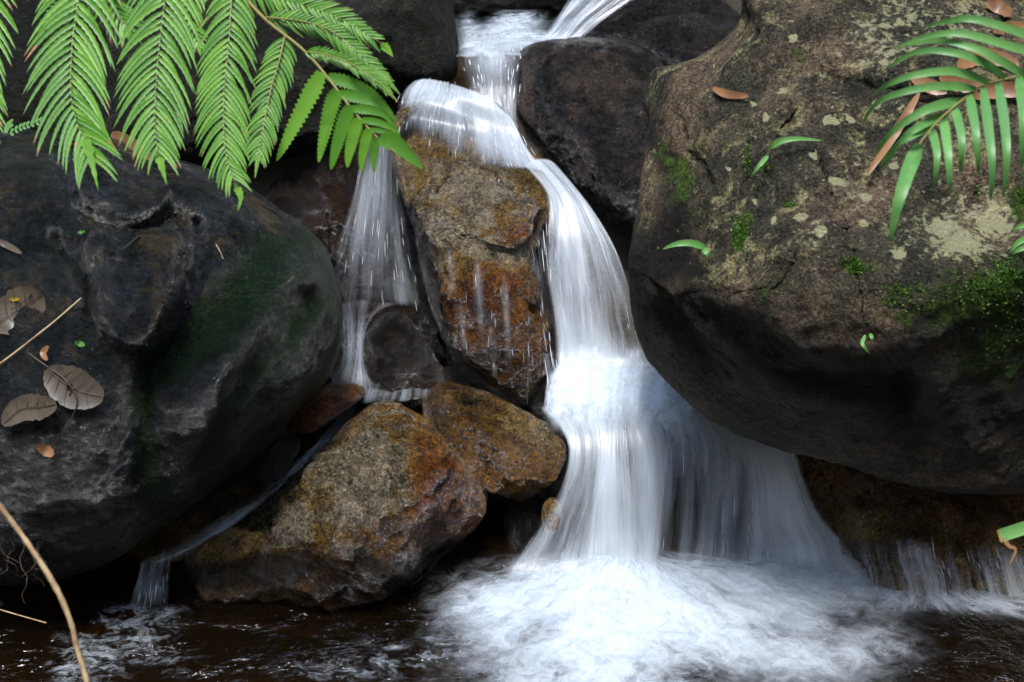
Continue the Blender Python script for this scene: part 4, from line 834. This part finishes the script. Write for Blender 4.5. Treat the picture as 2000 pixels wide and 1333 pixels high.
ground_leaf("fallen_leaf", "curled orange-brown leaf lying on the ledge near the left end of the huge boulder", L_RIGHT, [(1392, 172), (1420, 184), (1462, 188)], 8, BROWN, lift=.012, tint=1.0, brown=0)
ground_leaf("fallen_leaf", "long narrow reddish-brown leaf leaning under the slender frond", L_RIGHT, [(1795, 182), (1770, 225), (1735, 280), (1695, 340)], 9, BROWN, lift=.03, tint=.9, brown=0)
ground_leaf("fallen_leaf", "brown leaf tucked behind the fern on top of the left boulder", L_LEFT, [(218, 260), (245, 278), (275, 300), (300, 312)], 17, BROWN, lift=.03, tint=-.2, brown=0)
for pts, wd, t, lb in [([(1835, 150), (1880, 165), (1930, 160)], 16, .3, "broad dry brown leaf beneath the slender frond's middle"), ([(1870, 130), (1920, 110), (1990, 125)], 18, .8, "pinkish dry leaf in the litter behind the slender frond"),
                       ([(1900, 190), (1950, 175), (2020, 180)], 17, .2, "rusty dry leaf low in the litter at the right edge"), ([(1925, 5), (1955, 15), (1975, 30)], 14, .2, "dark brown leaf at the top right corner of the boulder"), ([(1850, 180), (1815, 168), (1780, 152)], 14, 1.2, "pale dry leaf at the left end of the litter patch"),
                       ([(1940, 60), (1985, 55), (2030, 75)], 15, .5, "tan dry leaf in the uppermost part of the litter")]:
    ground_leaf("fallen_leaf", lb, L_RIGHT, pts, wd, BROWN, lift=.02, tint=t, brown=.2, group="dry leaf litter on the huge boulder")
for pts, wd, lb in [([(-20, 640), (20, 615), (60, 590), (82, 575)], 42, "broad faded grey-pink leaf plastered on the left boulder at the frame edge"), ([(92, 720), (120, 745), (160, 765), (202, 775)], 40, "large faded veined leaf flat on the left boulder below the knob"), ([(5, 830), (40, 800), (80, 795), (110, 790)], 26, "dark-edged faded leaf lowest on the left boulder")]:
    ground_leaf("fallen_leaf", lb, L_LEFT, pts, wd, GREY, lift=.012, tint=.4, brown=.28, n=22, group="faded leaves on the left boulder")
ground_leaf("fallen_leaf", "small curled shiny brown leaf on the left boulder above the large faded leaf", L_LEFT, [(94, 676), (84, 690), (92, 704)], 6, BROWN, lift=.02, tint=.9, brown=0)
ground_leaf("fallen_leaf", "crumpled orange leaf scrap low on the left boulder", L_LEFT, [(72, 870), (90, 880), (104, 890)], 11, BROWN, lift=.02, tint=1.0, brown=.2)
ground_leaf("fallen_leaf", "tiny pale green leaf chip on the left boulder below the knob", L_LEFT, [(146, 668), (156, 672), (166, 674)], 5, PALM, lift=.008, tint=1, brown=0)
ground_leaf("fallen_leaf", "tiny yellow leaf chip on the faded leaf at the frame edge", L_LEFT, [(18, 584), (28, 585), (38, 584)], 3.5, leaf_mat("yellow_leaf", (.45, .28, .02), (.5, .33, .03)), lift=.02, tint=0, brown=0)
ground_leaf("fallen_leaf", "tiny cream leaf chip on the left boulder above the knob", L_LEFT, [(151, 455), (158, 454), (166, 452)], 2.6, PALM, lift=.008, tint=1, brown=0)
ground_leaf("fallen_leaf", "pale pinkish bark strip on the left boulder at the frame edge", L_LEFT, [(-15, 465), (15, 480), (42, 495)], 6, GREY, lift=.012, tint=1.3, brown=0)
def stick_on(label, surf, pts, r0, r1, mat, lift=.006): return stick("twig", label, [(x, y, on(surf, x, y, lift)) for x, y in pts], r0, r1, mat)
stick_on("straight thin tan and black twig lying across the left boulder", L_LEFT, [(158, 583), (110, 625), (60, 665), (15, 700), (-20, 725)], .0022, .0028, TWIGM, .012)
stick_on("thin dark forked twig over the large faded leaf", L_LEFT, [(55, 690), (90, 715), (130, 745), (150, 790), (120, 850)], .0018, .0014, DTWIGM, .016)
stick_on("short dark twig on the broad faded leaf at the frame edge", L_LEFT, [(64, 572), (45, 590), (20, 606)], .0016, .001, DTWIGM, .016)
stick_on("thin curved twig above the knob of the left boulder", L_LEFT, [(215, 492), (240, 486), (270, 463), (290, 462)], .0012, .001, DTWIGM, .008)
stick_on("short orange needle on the upper face of the left boulder", L_LEFT, [(422, 478), (430, 492), (436, 506)], .0014, .001, TWIGM, .006)
o_ = stick("stem", "long bare tan stem arching down in the lower left corner", [(-60, 925, 2.3), (0, 990, 2.3), (60, 1070, 2.3), (110, 1150, 2.3), (138, 1215, 2.3), (150, 1265, 2.3), (168, 1325, 2.3), (172, 1350, 2.3)], .0052, .0042, TWIGM, cat="stem")
stick("twig", "thin dark twig crossing the gloom at the lower left edge", [(-20, 1185, 3.6), (30, 1200, 3.6), (90, 1217, 3.6)], .002, .0015, TWIGM)
c = catmull([(2030, 1022), (1990, 1035), (1950, 1048)], 10)
tw = empty("broken_leaf", W(1985, 1036, 2.6)); setp(tw, "cut green leaf end with a brown curled tip poking in at the right edge", "leaf")
leafobj("leaf_blade", [blade(np.column_stack([c, np.full(10, 2.6)]), np.r_[np.full(9, 13.), 12.], .3, 0, 0, 1.2, np.r_[np.zeros(8), .5, .9])], PALM, tw)
c = catmull([(1962, 1052), (1970, 1066), (1984, 1074), (1972, 1102)], 12)
leafobj("dry_tip", [blade(np.column_stack([c, np.full(12, 2.6)]), np.linspace(5, 1.5, 12), .3, 0, 0, .8, np.zeros(12))], BROWN, tw)

def seedling(label, surf, leaves, stem):
    b = stem[0]; e = empty("seedling", W(b[0], b[1], on(surf, *b))); setp(e, label, "seedling")
    d0 = on(surf, *b, .01)
    V, F = tube(W([q[0] for q in stem], [q[1] for q in stem], np.linspace(d0, d0 - .03, len(stem))), .0013, 5); mesh_obj("stem", V, F, STEMM, e)
    for pts, wd, t in leaves:
        c = catmull(pts, 16); x = np.linspace(0, 1, 16); w_ = wd * np.minimum(1, .4 + 3 * x) * np.clip(1 - x ** 2.2, 0, 1) ** .8 + .4
        leafobj("leaf", [blade(np.column_stack([c, d0 - .03 - .02 * np.sin(x * 3)]), w_, .35, 0, 0, t, np.zeros(16))], PALM, e)
seedling("tiny seedling with one long arching blade and a yellow stub high on the huge boulder", L_RIGHT, [([(1504, 290), (1525, 276), (1560, 271), (1606, 275)], 6, .6), ([(1500, 305), (1484, 322), (1467, 345)], 4.5, 1.5)], [(1488, 335), (1496, 310), (1504, 292)])
seedling("small two-leaved sprout at the left side of the huge boulder's shadow line", L_RIGHT, [([(1378, 484), (1350, 475), (1320, 477), (1294, 487)], 7, .4), ([(1375, 486), (1381, 494), (1388, 506)], 6, .6)], [(1382, 520), (1378, 500), (1377, 486)])
seedling("pair of pale drooping leaflets on the dark underside of the huge boulder", L_RIGHT, [([(1690, 655), (1684, 670), (1690, 680), (1698, 691)], 3.5, 1.6), ([(1699, 652), (1703, 660), (1704, 671)], 3.5, 1.6)], [(1694, 662), (1695, 656), (1696, 652)])
seedling("narrow green blades growing at the right edge of the huge boulder", L_RIGHT, [([(2040, 440), (2000, 440), (1975, 452)], 6, .5), ([(2040, 465), (1995, 470), (1970, 495)], 7, .5), ([(2040, 480), (2000, 484), (1975, 497)], 6, .7)], [(2030, 500), (2036, 480), (2040, 460)])
# sprig on the left boulder's crest
e = empty("seedling", W(30, 262, on(L_LEFT, 30, 262))); setp(e, "tiny pale sprig with paired round leaflets on the left boulder's crest", "seedling")
d0 = on(L_LEFT, 40, 268, .03); bl = []
for (pts) in ([(15, 262), (35, 250), (55, 243), (78, 236)], [(8, 255), (12, 246), (20, 240)]):
    c = catmull(pts, 9)
    V, F = tube(W(c[:, 0], c[:, 1], np.full(9, d0)), .0008, 5); mesh_obj("stem", V, F, STEMM, e)
    for k in range(1, 9):
        for sd in (-1, 1):
            q = np.array([c[k], c[k] + [2.5, sd * 4], c[k] + [6, sd * 6.5]]); bl.append(blade(np.column_stack([catmull(q, 6), np.full(6, d0 - .002)]), 2.6 * np.sin(np.linspace(.2, 3, 6)) + .3, .2, 0, 0, 1.5))
leafobj("leaves", bl, PALM, e)

# hanging rootlets in the lower left
g = np.random.default_rng(5); parts = []
for _ in range(70):
    x, y = g.uniform(-60, 85), g.uniform(850, 1080); L = g.uniform(50, 130); d = g.uniform(3.45, 3.7)
    c = np.array([(x + g.normal(0, 5) + 14 * t * g.uniform(-1, 1.6), y + L * t) for t in np.linspace(0, 1, 8)])
    parts.append(tube(W(c[:, 0], c[:, 1], np.full(8, d)), np.linspace(.0016, .0006, 8), 4))
V, F = join(parts); setp(mesh_obj("roots", V, F, DTWIGM), "mat of fine dark rootlets hanging under the left boulder", "roots", kind='stuff')

# moss: tiny leaf tufts where the rock carries moss
def moss(lab, spots, n, seed, size=.006):
    X, Y, G = SURF[lab]; g = np.random.default_rng(seed); Vv, Ff, tt = [], [], []
    wgt = np.clip(sum(feature(X, Y, s_) for s_ in spots), 0, 1) * (fbm(G, 30, 3, .6, seed) + .45 > .35)
    wgt = wgt.ravel() ** 1.5; wgt /= wgt.sum(); idx = g.choice(len(wgt), n, p=wgt)
    P = G.reshape(-1, 3)[idx] + g.normal(0, .004, (n, 3))
    out = np.array([0, -.55, .6])
    dirs = g.normal(0, .6, (n, 3)) + out; dirs /= np.linalg.norm(dirs, axis=1, keepdims=True)
    sdv = np.cross(dirs, g.normal(size=(n, 3))); sdv /= np.linalg.norm(sdv, axis=1, keepdims=True)
    s_ = size * g.uniform(.4, 1.2, (n, 1))
    V = np.stack([P, P + dirs * s_ * .5 + sdv * s_ * .28, P + dirs * s_, P + dirs * s_ * .5 - sdv * s_ * .28], 1).reshape(-1, 3)
    return V, np.arange(4 * n).reshape(n, 4)
MOSS = leaf_mat("moss_green", (.03, .085, .008), (.09, .19, .02), trans=.2, rough=.6)
va = [moss(L_RIGHT, [('bump', 1950, 545, 90, 40, -10, .8), ('bump', 1665, 543, 30, 12, 0, 1), ('bump', 1400, 420, 18, 22, 0, .9), ('bump', 1428, 275, 8, 30, 0, .8), ('bump', 1540, 395, 14, 6, 0, .8), ('bump', 1485, 320, 18, 12, 0, .6), ('bump', 1760, 590, 60, 18, 0, .5), ('bump', 1985, 640, 60, 60, 0, .4), ('bump', 1502, 565, 10, 12, 0, .7), ('bump', 1990, 390, 20, 50, 0, .6), ('bump', 1910, 380, 14, 14, 0, .7)], 5200, 3, .008),
      moss(L_LEFT, [('line', [(490, 540), (430, 600), (340, 690), (285, 750)], 40, .8), ('line', [(290, 740), (280, 840), (300, 940)], 26, .9), ('bump', 60, 350, 30, 45, 0, .6), ('bump', 560, 640, 70, 160, 10, .35), ('bump', 180, 450, 40, 12, 0, .5)], 3600, 4, .004)]
V, F = join(va); n_ = len(V); setp(mesh_obj("moss", V, F, MOSS, attrs={'tint': np.repeat(np.random.default_rng(1).normal(-.3, .7, n_ // 4), 4), 'brown': np.zeros(n_)}, smooth=False), "patches of tiny bright moss leaves on the two big boulders", "moss", kind='stuff')
#@@END
